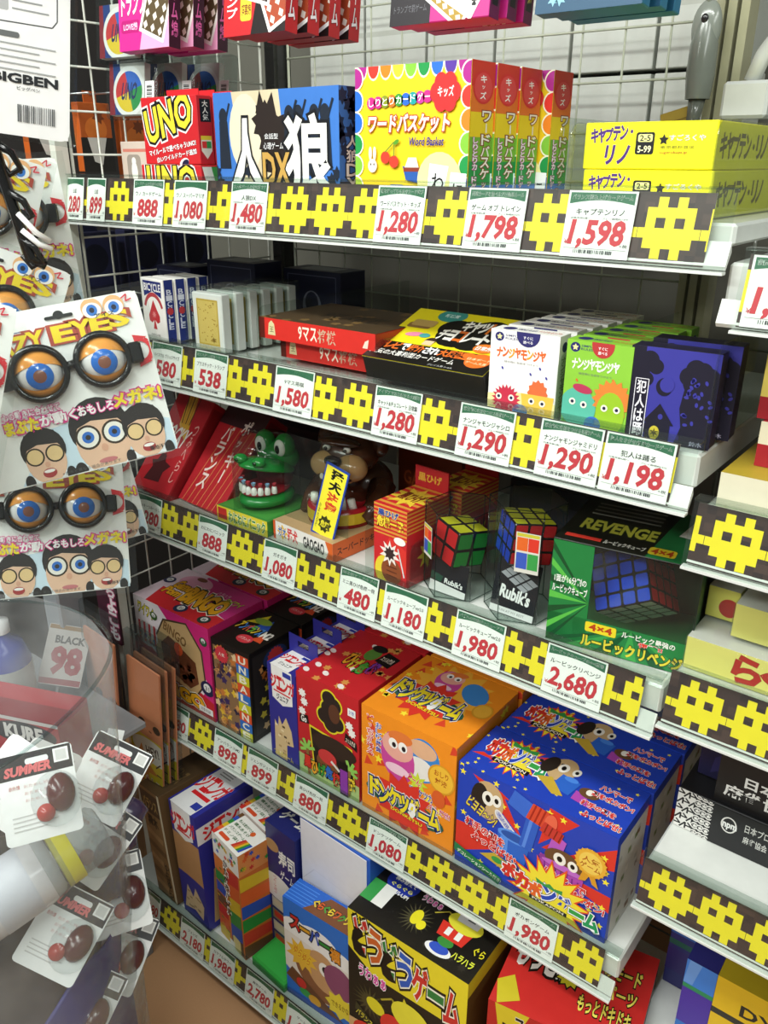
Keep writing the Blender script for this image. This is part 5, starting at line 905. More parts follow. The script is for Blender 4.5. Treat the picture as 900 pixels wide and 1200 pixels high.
m = M(); m.cb(.004, -.0016, .006, .172, -.0002, .395, '#e9e8ee', .0004); a = A(m, (.004, -.0016, .006), (1, 0, 0), (0, 0, 1), (0, -1, 0), .168, .389); a.ln([(.02, .62), (.2, .72)], .004, '#d4d3da'); a.ln([(.98, .60), (.85, .70)], .004, '#d4d3da'); a.ln([(.2, .72), (.85, .70)], .003, '#dedde4'); o = m.obj('blank_panel', e); o['label'] = 'blank white front panel'
DC = ['#c8322a', '#c8622a', '#2f7a3a', '#2f5ab8', '#c8322a', '#2f7a3a']
def doh(a, top):
    if top:
        a.r(0, 0, 1, 1, '#15130f'); a.scat(14, lambda x, y, i: a.star(x, y, .05, .03, 7, '#2a2620'), seed=5)
        a.mt('どうどうゲーム', DC, .26, .7, .82, .88, o='#8a8a7a', ow=.06, dv=[.05, .02, 0, -.02, -.03]); a.e(.2, .62, .2, .17, '#22349a'); [a.t(t, .12, .7-i*.085, .3, .75-i*.085, '#f0ee6a' if i == 2 else '#f0f0ea', .03) for i, t in enumerate(['タワー', '積み替えて', 'ぐらぐら', 'レベルUP!'])]; a.r(.0, .2, .1, .5, '#3a9a4a'); a.r(.1, .2, .2, .5, '#e8e8e2'); a.t('うわぁぁ', .38, .56, .54, .64, '#d84aa0', .03, o='#ffffff', ow=.08)
        a.star(.44, .32, .2, .08, 20, '#4a4630'); a.e(.44, .34, .06, .1, '#e8dc2a'); a.e(.5, .28, .05, .06, '#e8dc2a'); a.ln([(.52, .5), (.6, .6), (.68, .55)], .015, '#b8a83a')
        a.e(.7, .14, .15, .07, '#e6e6e6'); a.e(.7, .16, .11, .06, '#2f4fb8'); a.e(.71, .26, .09, .06, '#3a8a3a'); a.poly([(.62, .3), (.82, .3), (.84, .48), (.6, .48)], '#d8362a'); a.r(.66, .34, .7, .44, '#f0f0ea'); a.r(.74, .34, .78, .44, '#f0f0ea'); a.e(.75, .56, .2, .12, '#e0d83a'); a.poly([(.68, .56), (.84, .56), (.86, .86), (.66, .8)], '#d8d8d8'); a.r(.74, .62, .8, .72, '#6a6a6a'); a.t('ハラハラ', .8, .14, .96, .22, '#d8e03a', .03, o='#3a3a2a', ow=.08); a.t('ぐら', .9, .3, .98, .4, '#e8dc2a', .02); a.t('どう', .6, .84, .68, .9, '#b8c02a', .02)
    else:
        a.r(0, 0, 1, 1, '#1c1a12'); a.poly([(0, 1), (1, 1), (1, .66), (0, .62)], '#e6d42a'); a.poly([(0, .74), (.0, .6), (.3, .6)], '#1c1a12')
        a.poly([(.3, 0), (1, 0), (1, .55), (.75, .3), (.5, .62)], '#d8c830'); a.t('元祖', .04, .93, .16, .99, '#17130f', .04); a.mt('どうどうゲーム', DC, .05, .70, .95, .92, o='#f4f0dc', ow=.08, o2='#17130f', ow2=.14, dv=[.05, .03, .01, .0, -.02, -.03, -.05]); a.t('うわぁぁ', .1, .58, .34, .66, '#d84aa0', .03, o='#ffffff', ow=.08); a.star(.2, .42, .12, .05, 18, '#4a4428'); a.e(.25, .42, .06, .05, '#e0d42a', rot=-20); a.ln([(.3, .5), (.4, .56), (.46, .46)], .012, '#b0a030')
        a.e(.12, .1, .22, .12, '#d8b07a'); a.e(.18, .16, .1, .08, '#d8362a'); a.e(.38, .2, .07, .1, '#2f7a3a'); a.e(.42, .34, .09, .1, '#d8362a'); a.poly([(.5, .0), (.74, .0), (.76, .36), (.5, .44)], '#e0e0dc'); a.r(.55, .12, .6, .26, '#4a4a4a'); a.r(.65, .12, .7, .26, '#4a4a4a'); a.e(.56, .5, .12, .1, '#e6dc3a'); a.e(.82, .34, .12, .1, '#e6dc3a'); a.poly([(.06, .3), (.34, .16), (.34, .22), (.07, .36)], '#3a3a22'); a.t('バランスゲーム', .07, .24, .34, .29, '#d8cc3a', .02, rot=-18); a.t('ぐら', .84, .14, .94, .22, '#f0e63a', .03, o='#17130f', ow=.1)
box('wobble_tower_game', .248, .165, .345, '#d8c82c', (.687, -.086, D5), 1, 'black and yellow wobbling tower game box', 'game box', F=lambda a: doh(a, 0), T=lambda a: doh(a, 1), R=lambda a: (a.r(0, 0, 1, 1, '#5a4a22'), a.r(0, .9, 1, 1, '#d8c82c')))
def mot(a, top):
    if top:
        a.r(0, 0, 1, 1, '#c22a26'); a.t('スーパードッキ', .03, .78, .34, .88, '#17130f', .03, o='#f0ece0', ow=.05, rot=4); a.t('もっと!!', .06, .42, .42, .68, '#f2eee6', .05, o='#17130f', ow=.14, it=.1); a.star(.46, .5, .14, .1, 12, '#17130f'); a.star(.46, .5, .115, .085, 12, '#c8c02a'); a.t('猛犬', .41, .46, .51, .55, '#8a1a1a', .03)
        [a.t(t, .56, .64-i*.2, .92, .78-i*.2, '#e8dc5a', .03, o='#17130f', ow=.1) for i, t in enumerate(['2つのモード', '追加パーツ', 'もっとドキドキ'])]; a.poly([(.0, .2), (.1, .3), (.2, .1), (.06, 0)], '#c8b82a'); a.poly([(.9, 0), (1, .3), (1, 0)], '#d8c82a')
    else:
        a.r(0, 0, 1, 1, '#b8241f'); a.poly([(.05, 1), (.3, 1), (.2, .8), (.08, .86)], '#d8c22a'); a.t('スーパードッキドキ', .2, .86, .96, .97, '#17130f', .03, o='#f0ece0', ow=.06); a.t('もっと!!', .1, .68, .5, .86, '#f2eee6', .05, o='#17130f', ow=.14); a.star(.7, .7, .2, .13, 12, '#e86a2a'); a.t('猛犬', .58, .64, .82, .76, '#f0d23a', .05, o='#17130f', ow=.1); a.e(.2, .45, .2, .2, '#f0ece6'); a.e(.6, .35, .3, .25, '#5a3a24')
box('dog_game_box', .225, .2, .332, '#b8241f', (.968, -.074, D5), 10, 'red dog game box with black and white lettering', 'game box', F=lambda a: mot(a, 0), T=lambda a: mot(a, 1), R=lambda a: (a.r(0, 0, 1, 1, '#3a3020'), a.r(0, .85, .3, 1, '#c8b82a'), a.t('WARNING', .05, .88, .28, .97, '#1a1a1a', .02), a.scat(20, lambda x, y, i: a.star(x, y, .06, .04, 6, ['#5a6a2a', '#6a4a2a', '#8a8a4a'][i % 3]), seed=4)))
# ------------------------------------------------------------------ goods: right-hand bay
R2, R3, R4, R5 = 1.246, 1.026, .728, .351
def hon(a): a.r(0, 0, 1, 1, '#ddd7bc'); a.scat(8, lambda x, y, i: a.star(x, y, .08, .05, 5, '#d0c8a8'), seed=2); a.t('本格', .42, .1, .78, .75, '#17130f', .06); a.t('将棋', .82, .1, 1.0, .75, '#17130f', .06)
def hont(a): a.r(0, 0, 1, 1, '#b39a30'); a.e(.75, .2, .2, .16, '#c8302a'); a.t('HS', .68, .14, .82, .26, '#f0e8d8', .03)
box('board_game_box', .2, .16, .043, '#c9bf96', (1.158, .018, R2), 0, 'cream board game box with gold top, bottom of the stack', 'game box', 'stacked board games in the right bay', F=hon, T=hont)
def shb(a): a.r(0, 0, 1, .5, '#a01f28'); a.r(0, .5, 1, 1, '#dcd4b8'); a.t('SHOGI', .2, .08, .95, .42, '#f2ece6', .03); a.t('本格', .6, .58, .95, .95, '#1a1410', .06)
box('board_game_box', .2, .2, .052, '#a01f28', (1.180, .062, R2+.0435), 0, 'cream and dark red board game box, middle of the stack', 'game box', 'stacked board games in the right bay', F=shb)
box('board_game_box', .2, .24, .078, '#d8c25a', (1.172, .07, R2+.096), 0, 'yellow board game box with dark red band, top of the stack', 'game box', 'stacked board games in the right bay', F=lambda a: (a.r(0, .0, 1, .32, '#a01f28'), a.r(0, .32, 1, 1, '#dcc860')), T=lambda a: a.r(0, 0, 1, 1, '#8f7d2c'))
def raku(a): a.r(0, 0, 1, 1, '#e6de7a'); a.mt('らくらく', ['#b8302a'], .3, .12, 1.0, .9, o='#8a2a1a', ow=.05)
def rakut(a): a.r(0, 0, 1, 1, '#d4d3cc'); a.r(.3, .3, .9, .6, '#b4b2a8'); a.t('対局セット', .35, .38, .85, .52, '#7a7870', .02)
for x, y, z, t in ((1.149, .028, R3, 'clear wrapped pale yellow box on right bay shelf, bottom one'), (1.192, .052, R3+.0495, 'clear wrapped yellow box with red lettering, stacked on the right'), ):
    o = box('wrapped_set_box', .19, .22, .044, '#d8d490', (x, y, z), 0, t, 'set box', 'clear wrapped boxes', F=raku, T=rakut)
    m = M(); m.cb(-.002, -.002, -.001, .192, .222, .046, 'c#f2f5f2', .003); m.obj('clear_wrap', o)
o = box('wrapped_set_box', .038, .2, .042, '#d8d490', (1.150, .085, R3+.0495), 0, 'clear wrapped small yellow box stacked on the left', 'set box', 'clear wrapped boxes', F=lambda a: (a.r(0, 0, 1, 1, '#e2da6a'), a.e(.72, .4, .3, .3, '#b8302a')), T=rakut)
m = M(); m.cb(-.001, -.001, -.001, .039, .201, .044, 'c#f2f5f2', .002); m.obj('clear_wrap', o)
def mj_pat(a):
    a.r(0, 0, .19, 1, '#e8e6e0'); n = 3
    for i in range(n):
        for j in range(5):
            x, y = i*.095/n, j/5
            if (i+j) % 2: a.ln([(x, y+.02), (x+.03, y+.18), (x+.03, y+.02)], .035, '#17171a')
            else: a.ln([(x, y+.1), (x+.035, y+.1), (x+.01, y+.19)], .035, '#17171a')
            a.k -= 1
    a.k += 1; a.r(.095, 0, .19, 1, '#17171a')
    for i in range(3):
        for j in range(6):
            a.e(.112+i*.031, j/5, .085, .09, '#e8e6e0', 12); a.k += 0
            a.e(.112+i*.031, j/5, .07, .055, '#17171a', 12); a.star(.112+i*.031, j/5, .055, .03, 5, '#e8e6e0')
    a.r(.19, 0, 1, 1, '#1a1a1c'); a.e(.28, .62, .16, .2, '#e8e6e0'); a.e(.28, .62, .13, .17, '#1a1a1c'); a.t('npm', .25, .5, .32, .66, '#f2f2ee', .04, rot=0); a.t('日本プロ', .36, .62, .48, .82, '#d8d8d2', .01); a.t('麻雀協会', .36, .34, .48, .52, '#d8d8d2', .01); a.t('推奨', .50, .4, .57, .6, '#d8d8d2', .01); a.e(.72, .4, .3, .4, '#8a7a4a'); a.e(.72, .4, .24, .34, '#1a1a1c'); a.star(.72, .4, .2, .1, 7, '#8a7a4a')
box('mahjong_set_box', .26, .18, .066, '#1a1a1c', (1.154, .094, R4), 0, 'black mahjong box with white geometric pattern, lower one', 'mahjong box', 'black mahjong boxes', F=mj_pat)
def mj2(a): a.r(0, 0, 1, 1, '#171719'); a.e(.36, .74, .22, .2, '#e8e6e0'); a.e(.36, .74, .17, .16, '#171719'); a.t('npm', .28, .64, .44, .76, '#f2f2ee', .04); a.t('日本プロ', .15, .36, .5, .52, '#f2f2ee', .03); a.t('麻雀協会', .05, .14, .46, .32, '#f2f2ee', .03)
box('mahjong_set_box', .24, .17, .105, '#171719', (1.199, .10, R4+.0665), 0, 'black mahjong box with large white lettering, upper right', 'mahjong box', 'black mahjong boxes', F=mj2)
box('mahjong_set_box', .034, .14, .09, '#1f1c40', (1.163, .14, R4+.0665), 0, 'narrow dark blue box beside the upper mahjong box', 'mahjong box', F=lambda a: a.poly([(.5, .1), (.9, .2), (.9, .5), (.6, .4)], '#2f2a5a'))
def dx(a): a.r(0, 0, 1, 1, '#e0b81e'); a.poly([(0, .62), (1, .62), (1, .55), (0, .55)], '#33302a'); a.t('DXマージャン', .14, .66, .96, .82, '#2a2620', .03)
def dxb(a): a.r(0, 0, 1, 1, '#3f7fd8'); a.r(0, .66, 1, .71, '#2f8a5a'); a.r(0, .22, 1, .66, '#4a2f9a'); a.r(0, 0, 1, .22, '#2f6fc0'); a.poly([(0, .72), (.3, .72), (.5, 1), (.1, 1)], '#6a9ae0')
e = empty('deluxe_set_box', (1.212, .078, R5), 'yellow and blue striped DX set box on the bottom right shelf', 'set box')
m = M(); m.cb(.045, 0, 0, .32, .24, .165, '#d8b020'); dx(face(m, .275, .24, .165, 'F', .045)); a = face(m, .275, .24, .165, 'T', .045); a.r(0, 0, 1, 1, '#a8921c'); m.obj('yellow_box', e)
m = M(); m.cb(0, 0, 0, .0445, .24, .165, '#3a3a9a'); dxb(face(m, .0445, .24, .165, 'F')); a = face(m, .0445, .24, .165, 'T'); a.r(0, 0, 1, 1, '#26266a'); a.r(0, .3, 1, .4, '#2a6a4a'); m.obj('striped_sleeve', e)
box('striped_box', .045, .2, .16, '#2c2c6c', (1.164, .16, R5), 0, 'dark blue striped box behind the yellow DX box', 'box', F=lambda a: (a.r(0, .7, 1, .85, '#2f5fa8'), a.r(0, .55, 1, .62, '#1f5a4a'), a.r(0, .2, 1, .5, '#33246a')))
def empty2(name, loc, rot, label, cat, group=None): return empty(name, loc, label, cat, group, rot)
# ------------------------------------------------------------------ goods hanging at the left front
def person(a, x, y, s, hair='#2a2422', eyes='#2f6fc8', mouth=1):
    a.e(x, y-.30*s, .26*s, .14*s, '#eef2f6'); a.e(x, y+.07*s, .225*s, .23*s, hair); a.e(x-.21*s/a.q, y-.24*s, .05*s, .08*s, hair); a.e(x+.21*s/a.q, y-.24*s, .05*s, .08*s, hair)
    a.e(x, y-.05*s, .20*s, .24*s, '#e8bfa2'); a.poly([(x-.2*s/a.q, y+.08*s), (x-.05*s/a.q, y+.13*s), (x+.2*s/a.q, y+.1*s), (x+.15*s/a.q, y+.25*s), (x-.15*s/a.q, y+.25*s)], hair)
    for d in (-.10, .10): a.e(x+d*s/a.q, y+.01*s, .095*s, .095*s, '#3a2c1c'); a.e(x+d*s/a.q, y+.01*s, .078*s, .078*s, '#e8c890' if mouth else '#f2efe6'); 
    if not mouth:
        for d in (-.10, .10): a.e(x+d*s/a.q, y+.01*s, .045*s, .045*s, eyes); a.e(x+d*s/a.q, y+.01*s, .02*s, .02*s, '#2a2a2a')
    a.e(x, y-.09*s, .025*s, .03*s, '#dca88c')
    if mouth: a.e(x, y-.18*s, .07*s, .05*s, '#a83a3a'); a.e(x, y-.16*s, .055*s, .018*s, '#f6f2ee')
    else: a.e(x, y-.19*s, .07*s, .02*s, '#c8787a')
def crazy(a):
    a.r(0, 0, 1, 1, '#f4f4f1'); a.poly([(.2, 0), (1, 0), (1, .2), (.7, .34), (.4, .3)], '#cfe4f2')
    person(a, .64, .19, .8, mouth=0); person(a, .345, .15, .58); person(a, .86, .16, .58)
    a.e(.60, .945, .03, .025, '#1a1a1a'); a.rr(.53, .925, .67, .945, '#1a1a1a', .01)
    a.t('クレイジー', .2, .87, .40, .905, '#3a4a8a', .02)
    a.mt('CRAZY', ['#f2d62a'], .13, .765, .50, .855, o='#b04a3a', ow=.13, dv=[-.02, -.012, .0, .008, .02]); a.mt('EYES', ['#f2d62a'], .55, .79, .93, .88, o='#b04a3a', ow=.13, dv=[0, .008, .016, .024])
    for x, y in ((.765, .945), (.875, .94)): a.e(x, y, .062, .06, '#f0b880'); a.e(x, y-.012, .055, .045, '#f8f6f2'); a.e(x, y-.012, .032, .034, '#3a7ad0'); a.e(x, y-.012, .015, .016, '#15203a')
    a.t('アイズ', .77, .885, .87, .91, '#2a2a2a', .02); a.ln([(.92, .97), (.95, .99), (.94, .95), (.97, .96)], .008, '#d83a4a')
    P = [(.935+.035*math.sin(t)*2, .645-.075*math.cos(t)) for t in [PI*.1+PI*.8*k/8 for k in range(9)]]
    a.ln(P, .03, '#d8323a'); a.poly([(.925, .745), (.995, .72), (.93, .69)], '#d8323a'); a.poly([(.925, .545), (.995, .57), (.93, .60)], '#d8323a')
    a.t('心の動きに合わせて', .2, .40, .48, .445, '#f4eef0', .03, o='#d8388a', ow=.12); a.t('まぶた', .2, .315, .36, .39, '#f2dc2a', .05, o='#d8388a', ow=.14); a.t('が動く', .37, .325, .55, .39, '#f8f4f4', .04, o='#d8388a', ow=.12); a.t('おもしろ', .56, .335, .74, .39, '#f8f4f4', .04, o='#d8388a', ow=.12); a.t('メガネ!', .745, .34, .99, .42, '#f2dc2a', .05, o='#d8388a', ow=.14)
    a.t('電池不要', .86, .03, .96, .055, '#333333', .01); a.t('※表示と異なる場合があります', .4, .01, .7, .03, '#555555', 0)
def flat_card(m, w, h, t, col, art=None, r=.01, back=None):
    P = []
    for cx, cy_, a0 in ((w/2-r, h/2-r, 0), (-w/2+r, h/2-r, 90), (-w/2+r, -h/2+r, 180), (w/2-r, -h/2+r, 270)):
        for i in range(5): q = math.radians(a0+i*22.5); P.append((cx+r*math.cos(q), cy_+r*math.sin(q)))
    n = len(P); m.add([(x, y, 0) for x, y in P]+[(x, y, -t) for x, y in P], [tuple(range(n)), tuple(range(2*n-1, n-1, -1))]+[(i, n+i, n+(i+1) % n, (i+1) % n) for i in range(n)], col)
    if art: art(A(m, (-w/2+.0015, -h/2+.0015, 0), (1, 0, 0), (0, 1, 0), (0, 0, 1), w-.003, h-.003))
CW, CH = .262, .222
cz = empty2('novelty_glasses_card', (0.394, -0.313, 1.321), (1.329, -0.135, 1.073), 'white card with goggle-eyed glasses, large and brightly lit in front', 'glasses card', 'goggle-eyed glasses cards')

m = M(); flat_card(m, CW, CH, .0012, '#f4f4f1', crazy); m.obj('backing_card', cz)
def cardp(u, v): return ((u-.5)*CW, (v-.5)*CH)
eyes = [cardp(.435, .63), cardp(.748, .635)]; ER = .036
m = M()
for x, y in eyes: m.lathe([(ER, .0), (ER*1.06, .006), (ER*1.04, .014), (ER*.86, .017), (ER*.84, .004)], 'k#1b1a1a', (x, y, .001), 36)
(x0, y0), (x1, y1) = eyes; m.tube([(x0+ER, y0+.002, .008), (x1-ER, y1+.002, .008)], .006, 'k#1b1a1a'); 
for s, x, y in ((-1, x0, y0), (1, x1, y1)): m.cb(x+s*(ER+.007)-.009, y-.014, .001, x+s*(ER+.007)+.009, y+.014, .016, 'k#1b1a1a', .003)
m.obj('glasses_frame', cz)
for x, y in eyes:
    m = M(); m.sph((x, y, .004), (ER*.80, ER*.80, ER*.62), 'k#e8e6e6', t0=0, t1=PI/2); o = m.obj('eyeball', cz)
    m = M(); mx = Matrix.Rotation(math.radians(6), 3, 'X')
    m.lathe([(ER*.47, ER*.505), (ER*.40, ER*.56), (ER*.22, ER*.61)], 'k#2f6fc8', (x, y-.002, .0055), 30, mx); m.lathe([(ER*.23, ER*.60), (ER*.16, ER*.625), (.0001, ER*.63)], 'k#8a5a4a', (x, y-.002, .0058), 24, mx); m.obj('iris', o)
    m = M()
    up = lambda v: Vector((v.x, abs(v.y), v.z)); R_ = ER*.86
    for t0, t1 in ((20, 90), (-90, -44)):
        vs = []; fs = []; na, nb = 8, 20
        for i in range(na+1):
            th = math.radians(t0+(t1-t0)*i/na)
            for k in range(nb+1):
                ph = PI*k/nb; vs.append((x-R_*math.cos(ph)*1.0, y+R_*math.sin(ph)*math.sin(th), .004+R_*.72*math.sin(ph)*math.cos(th)))
        for i in range(na):
            for k in range(nb): fs.append((i*(nb+1)+k, i*(nb+1)+k+1, (i+1)*(nb+1)+k+1, (i+1)*(nb+1)+k))
        m.add(vs, fs, 'k#e59a48', True)
    m.obj('eyelid', cz)
m = M(); m.cb(-CW/2-.008, -CH/2-.006, .036, CW/2+.008, CH/2+.006, .0366, 'c#fafcfb', .0002); m.obj('clear_wrap', cz)
for (l, r), t in ((( (0.212, -0.272, 1.063), (1.186, 0.079, 1.051)), 'white card with goggle-eyed glasses hanging just below the bright one'), (((0.233, -0.362, 1.409), (1.404, 0.417, 1.069)), 'white card with glasses, only its corner reading EYES in view'),
        (((0.389, -0.528, 1.383), (1.355, 0.335, 1.144)), 'white glasses card cut by the left edge of the view'), (((0.150, -0.321, 1.534), (1.516, 0.338, 1.117)), 'shaded glasses card at the left edge, nearer of the upper pair'),
        (((0.072, -0.214, 1.491), (1.494, -0.062, 1.097)), 'shaded glasses card at the upper left, farther of the upper pair'), (((0.075, -0.153, 1.050), (1.219, -0.110, 1.096)), 'glasses card half hidden behind the lower bright card')):
    dup(cz, l, t, r)
# back of a blister pack, upper left
def bigben(a):
    a.r(0, 0, 1, 1, '#f1f2f1'); a.ln([(.02, .48), (.9, .5), (.93, .53), (.93, .72), (.9, .75), (.1, .74)], .006, '#55585a'); a.rr(.5, .54, .64, .7, '#b4b6b6', .01); a.rr(.3, .54, .47, .7, '#9a9c9c', .01); a.ln([(.53, .6), (.58, .67), (.62, .63), (.57, .57), (.53, .6)], .005, '#55585a')
    [a.r(.66, .55+i*.035, .88-(i % 3)*.04, .557+i*.035, '#9a9d9d') for i in range(5)]; a.rr(.5, .43, .7, .455, '#6a6d6d', .01); [a.r(.46, .4-i*.028, .92-(i % 2)*.1, .406-i*.028, '#a8abab') for i in range(5)]
    a.t('BIGBEN', .53, .235, .93, .275, '#2a2d30', .04); a.t('ビッグペン', .68, .205, .82, .222, '#55585a', .01); a.rr(.46, .13, .54, .17, '#6a6d6d', .01); a.rr(.47, .137, .53, .163, '#f1f2f1', .01); a.e(.5, .09, .018, .018, '#6a6d6d'); a.e(.5, .09, .013, .013, '#f1f2f1'); a.bars(.68, .06, .92, .14, 20, '#55585a')
bb = empty2('blister_pack', (0.449, -0.366, 1.745), (1.699, 0.129, 1.074), 'white back of a blister pack lettered BIGBEN, upper left corner', 'blister pack')
m = M(); flat_card(m, .168, .225, .002, '#f1f2f1', bigben); m.obj('backing_card', bb)
m = M(); m.tube([(-.02, .115, .012), (.03, .088, .02), (.062, .072, .014)], .009, 'k#2e3a22', 10); o = m.obj('pen_grip', bb); o['label'] = 'dark olive rounded grip'
m = M(); m.cb(-.09, -.118, -.012, .092, .118, -.0025, 'c#f2f5f5', .003); m.obj('clear_bubble', bb)
# black hanging strip with clips
hs = empty2('hanging_strip', (0.352, -0.317, 1.579), (1.548, -0.088, 1.063), 'black plastic hanging strip with white ties at the left edge', 'hanging strip')
m = M(); m.tube([(-.012, .14, 0), (-.006, .06, .004), (.0, -.02, 0), (.006, -.09, .004), (.022, -.1, .0)], .0075, 'k#1c1c1c', 8); m.obj('strip_body', hs)
for i in range(4): m = M(); y = .1-i*.055; m.tube([(.0, y, .004), (.014, y-.012, .01), (.02, y-.03, .004), (.006, y-.036, .0), (-.002, y-.02, .002)], .0045, 'k#232323', 8); m.obj('clip', hs)
for s in (0, 1): m = M(); m.tube([(.004, -.035-s*.02, .012), (.02, -.06-s*.014, .014), (.034, -.072-s*.01, .01)], .0035, 'k#f0f0ee', 8); o = m.obj('cable_tie', hs); o['label'] = 'white plastic tie'
# orange packs behind the left grid
for i, (x, y, z, w, h, t) in enumerate([(-.17, .02, 1.60, .09, .10, 'orange and black hanging pack behind the left grid, nearest'), (-.125, .10, 1.585, .07, .12, 'orange hanging pack behind the left grid, middle'), (-.125, .19, 1.57, .07, .12, 'orange and dark hanging pack behind the left grid, farthest')]):
    o = box('novelty_pack', .02, w, h, '#b8581e', (x, y, z), 0, t, 'novelty pack', 'orange packs behind the left grid', R=lambda a: (a.r(0, 0, 1, .5, '#23201e'), a.e(.5, .62, .2, .18, '#d8742a'), a.poly([(.2, .5), (.8, .5), (.6, .1), (.35, .15)], '#d8d4cc'), a.star(.6, .8, .12, .07, 7, '#7a3a1a')))
    m = M(); m.bx(.009, w*.3, h, .011, w*.7, h+.02, '#b8581e'); m.obj('hang_tab', o)
for i, (y, z) in enumerate([(.02, 1.37), (.14, 1.37), (.26, 1.37), (.08, 1.24), (.22, 1.24)]):
    o = box('novelty_pack', .03, .1, .11, '#22243e', (-.09, y, z), 0, 'dark blue hanging pack behind the left grid, %s' % ['upper row nearest', 'upper row middle', 'upper row farthest', 'lower row nearest', 'lower row farthest'][i], 'novelty pack', 'dark packs behind the left grid', R=lambda a: (a.r(.1, .1, .9, .9, '#2b2d52'), a.e(.5, .55, .25, .25, '#1c1d30')))
    m = M(); m.bx(.014, .03, .11, .016, .07, .13, '#22243e'); m.obj('hang_tab', o)
for o in [q for q in COL.objects if q.name.split('.')[0] == 'novelty_pack']:
    dw = o.dimensions; c = o.location; far = c.z > 1.5
    yy = c.y+(.045 if far and c.x < -.15 else .035 if far else .05); zz = c.z+(.10 if c.x < -.15 else .12 if far else .11)+.0145
    m = M(); m.tube([(-.0135, yy, zz), (c.x-.01, yy, zz)], .0018, 'm#c0c0c0', 6); tag(m.obj('display_hook'), 'thin hook on the far side of the left grid', 'hook', 'hooks behind the left grid')
# orange face bags by the fourth shelf
def facebag(a):
    a.r(0, 0, 1, 1, '#ec9468'); a.e(.86, .56, .035, .03, '#1c1614'); a.e(.4, .56, .035, .03, '#1c1614'); a.ln([(.62, .52), (.7, .515)], .012, '#8a3a2a'); a.r(0, 0, 1, .46, '#edd02a'); a.e(.7, .36, .2, .09, '#f6f2ea'); a.poly([(.6, .3), (.75, .31), (.62, .24)], '#f6f2ea'); a.t('HEY!', .5, .33, .9, .395, '#3a2a2a', .03, rot=12)
    a.star(.35, .22, .16, .08, 7, '#e0862a'); a.ln([(.8, .25), (.95, .3)], .01, '#3a2a1a'); a.ln([(.82, .2), (.97, .2)], .01, '#3a2a1a'); a.t('おもしろ', .3, .04, .9, .13, '#c8382a', .04, o='#f6f2d8', ow=.1)
fb = empty('party_mask_bag', (.028, -.058, .315), 'orange face pack with HEY bubble in clear bag, front one', 'mask bag', 'orange face packs', rot=(0, math.radians(6), 0))
m = M(); m.cb(0, 0, 0, .105, .006, .345, '#ec9468', .002); facebag(face(m, .105, .006, .345, 'F')); m.obj('mask_card', fb)
m = M(); m.cb(-.006, -.004, -.008, .113, .012, .41, 'c#e6ebeb', .004); m.obj('clear_bag', fb)
for i, t in enumerate(['second orange face pack in clear bag', 'rearmost orange face pack in clear bag']): dup(fb, (.032+i*.004, -.043+i*.0175, .318), t)
dup(fb, (-.075, -.085, .36), 'orange face pack seen hazily through the clear bin wall')
o = box('chocolate_stick_pack', .07, .006, .15, '#3a1f2a', (-.036, -.045, .66), 0, 'dark pink pack with white column writing beside left post', 'pack', F=lambda a: (a.r(0, 0, 1, 1, '#4a1f30'), a.vt('ちょこも', .5, .05, .95, .95, '#f2e6ea', bo=.04, o='#c8487a', ow=.09)))
m = M(); m.bx(.025, .002, .15, .045, .004, .17, '#4a1f30'); m.obj('hang_tab', o)
# ------------------------------------------------------------------ clear bin and what is in it
BX, BY = .405, -.565
bn = empty('clear_bin', (BX, BY, -.07), 'large clear vinyl bin full of packs at the lower left', 'bin')
m = M(); n = 56; H_ = 1.075
prof = [(.196, 0.0), (.203, .25), (.209, .5), (.215, .75), (.222, .98), (.226, H_)]
vs = []; fs = []
for r, z in prof:
    for k in range(n):
        t = 2*PI*k/n; rr = r*(1+.012*math.sin(5*t+z*9)+.008*math.sin(11*t-z*14)); vs.append((rr*math.cos(t), rr*math.sin(t), z))
for i in range(len(prof)-1):
    for k in range(n): fs.append((i*n+k, i*n+(k+1) % n, (i+1)*n+(k+1) % n, (i+1)*n+k))
m.add(vs, fs, 'v#eef2f2', True); m.obj('vinyl_wall', bn)
m = M(); m.tube([(.227*math.cos(2*PI*k/n)*(1+.012*math.sin(5*2*PI*k/n+H_*9)), .227*math.sin(2*PI*k/n)*(1+.012*math.sin(5*2*PI*k/n+H_*9)), H_+.012*math.sin(2*PI*k/n*2)) for k in range(n+1)], .0024, 'c#dfe6e6', 6, False); m.obj('rim', bn)
m = M(); vs = []; n = 48
for r, z, w in ((.185, 0, 0), (.188, .2, 0), (.188, .52, .13), (.184, .525, .13), (.18, .2, 0)):
    for k in range(n): t = 2*PI*k/n; vs.append((r*math.cos(t), r*math.sin(t), .002+z+w*math.cos(t-.5)+(.012*math.sin(7*t) if w else 0)))
m.add(vs, [(i*n+k, i*n+(k+1) % n, (i+1)*n+(k+1) % n, (i+1)*n+k) for i in range(4) for k in range(n)], '#2a2f78', True); o = m.obj('lining', bn); o['label'] = 'dark blue lining in the lower half'
m = M(); m.sph((0, 0, .5), (.17, .17, .30), '#35322f', 40, 14, fn=lambda v: v*(1+.05*math.sin(v.x*60)*math.sin(v.y*55+v.z*40)), t0=0, t1=PI/2); o = m.obj('filling', bn); o['label'] = 'dark jumbled filling under the cards'
m = M(); m.lathe([(.0001, 0), (.197, 0), (.197, .004)], 'c#dfe6e6', n=40); m.obj('bin_floor', bn)
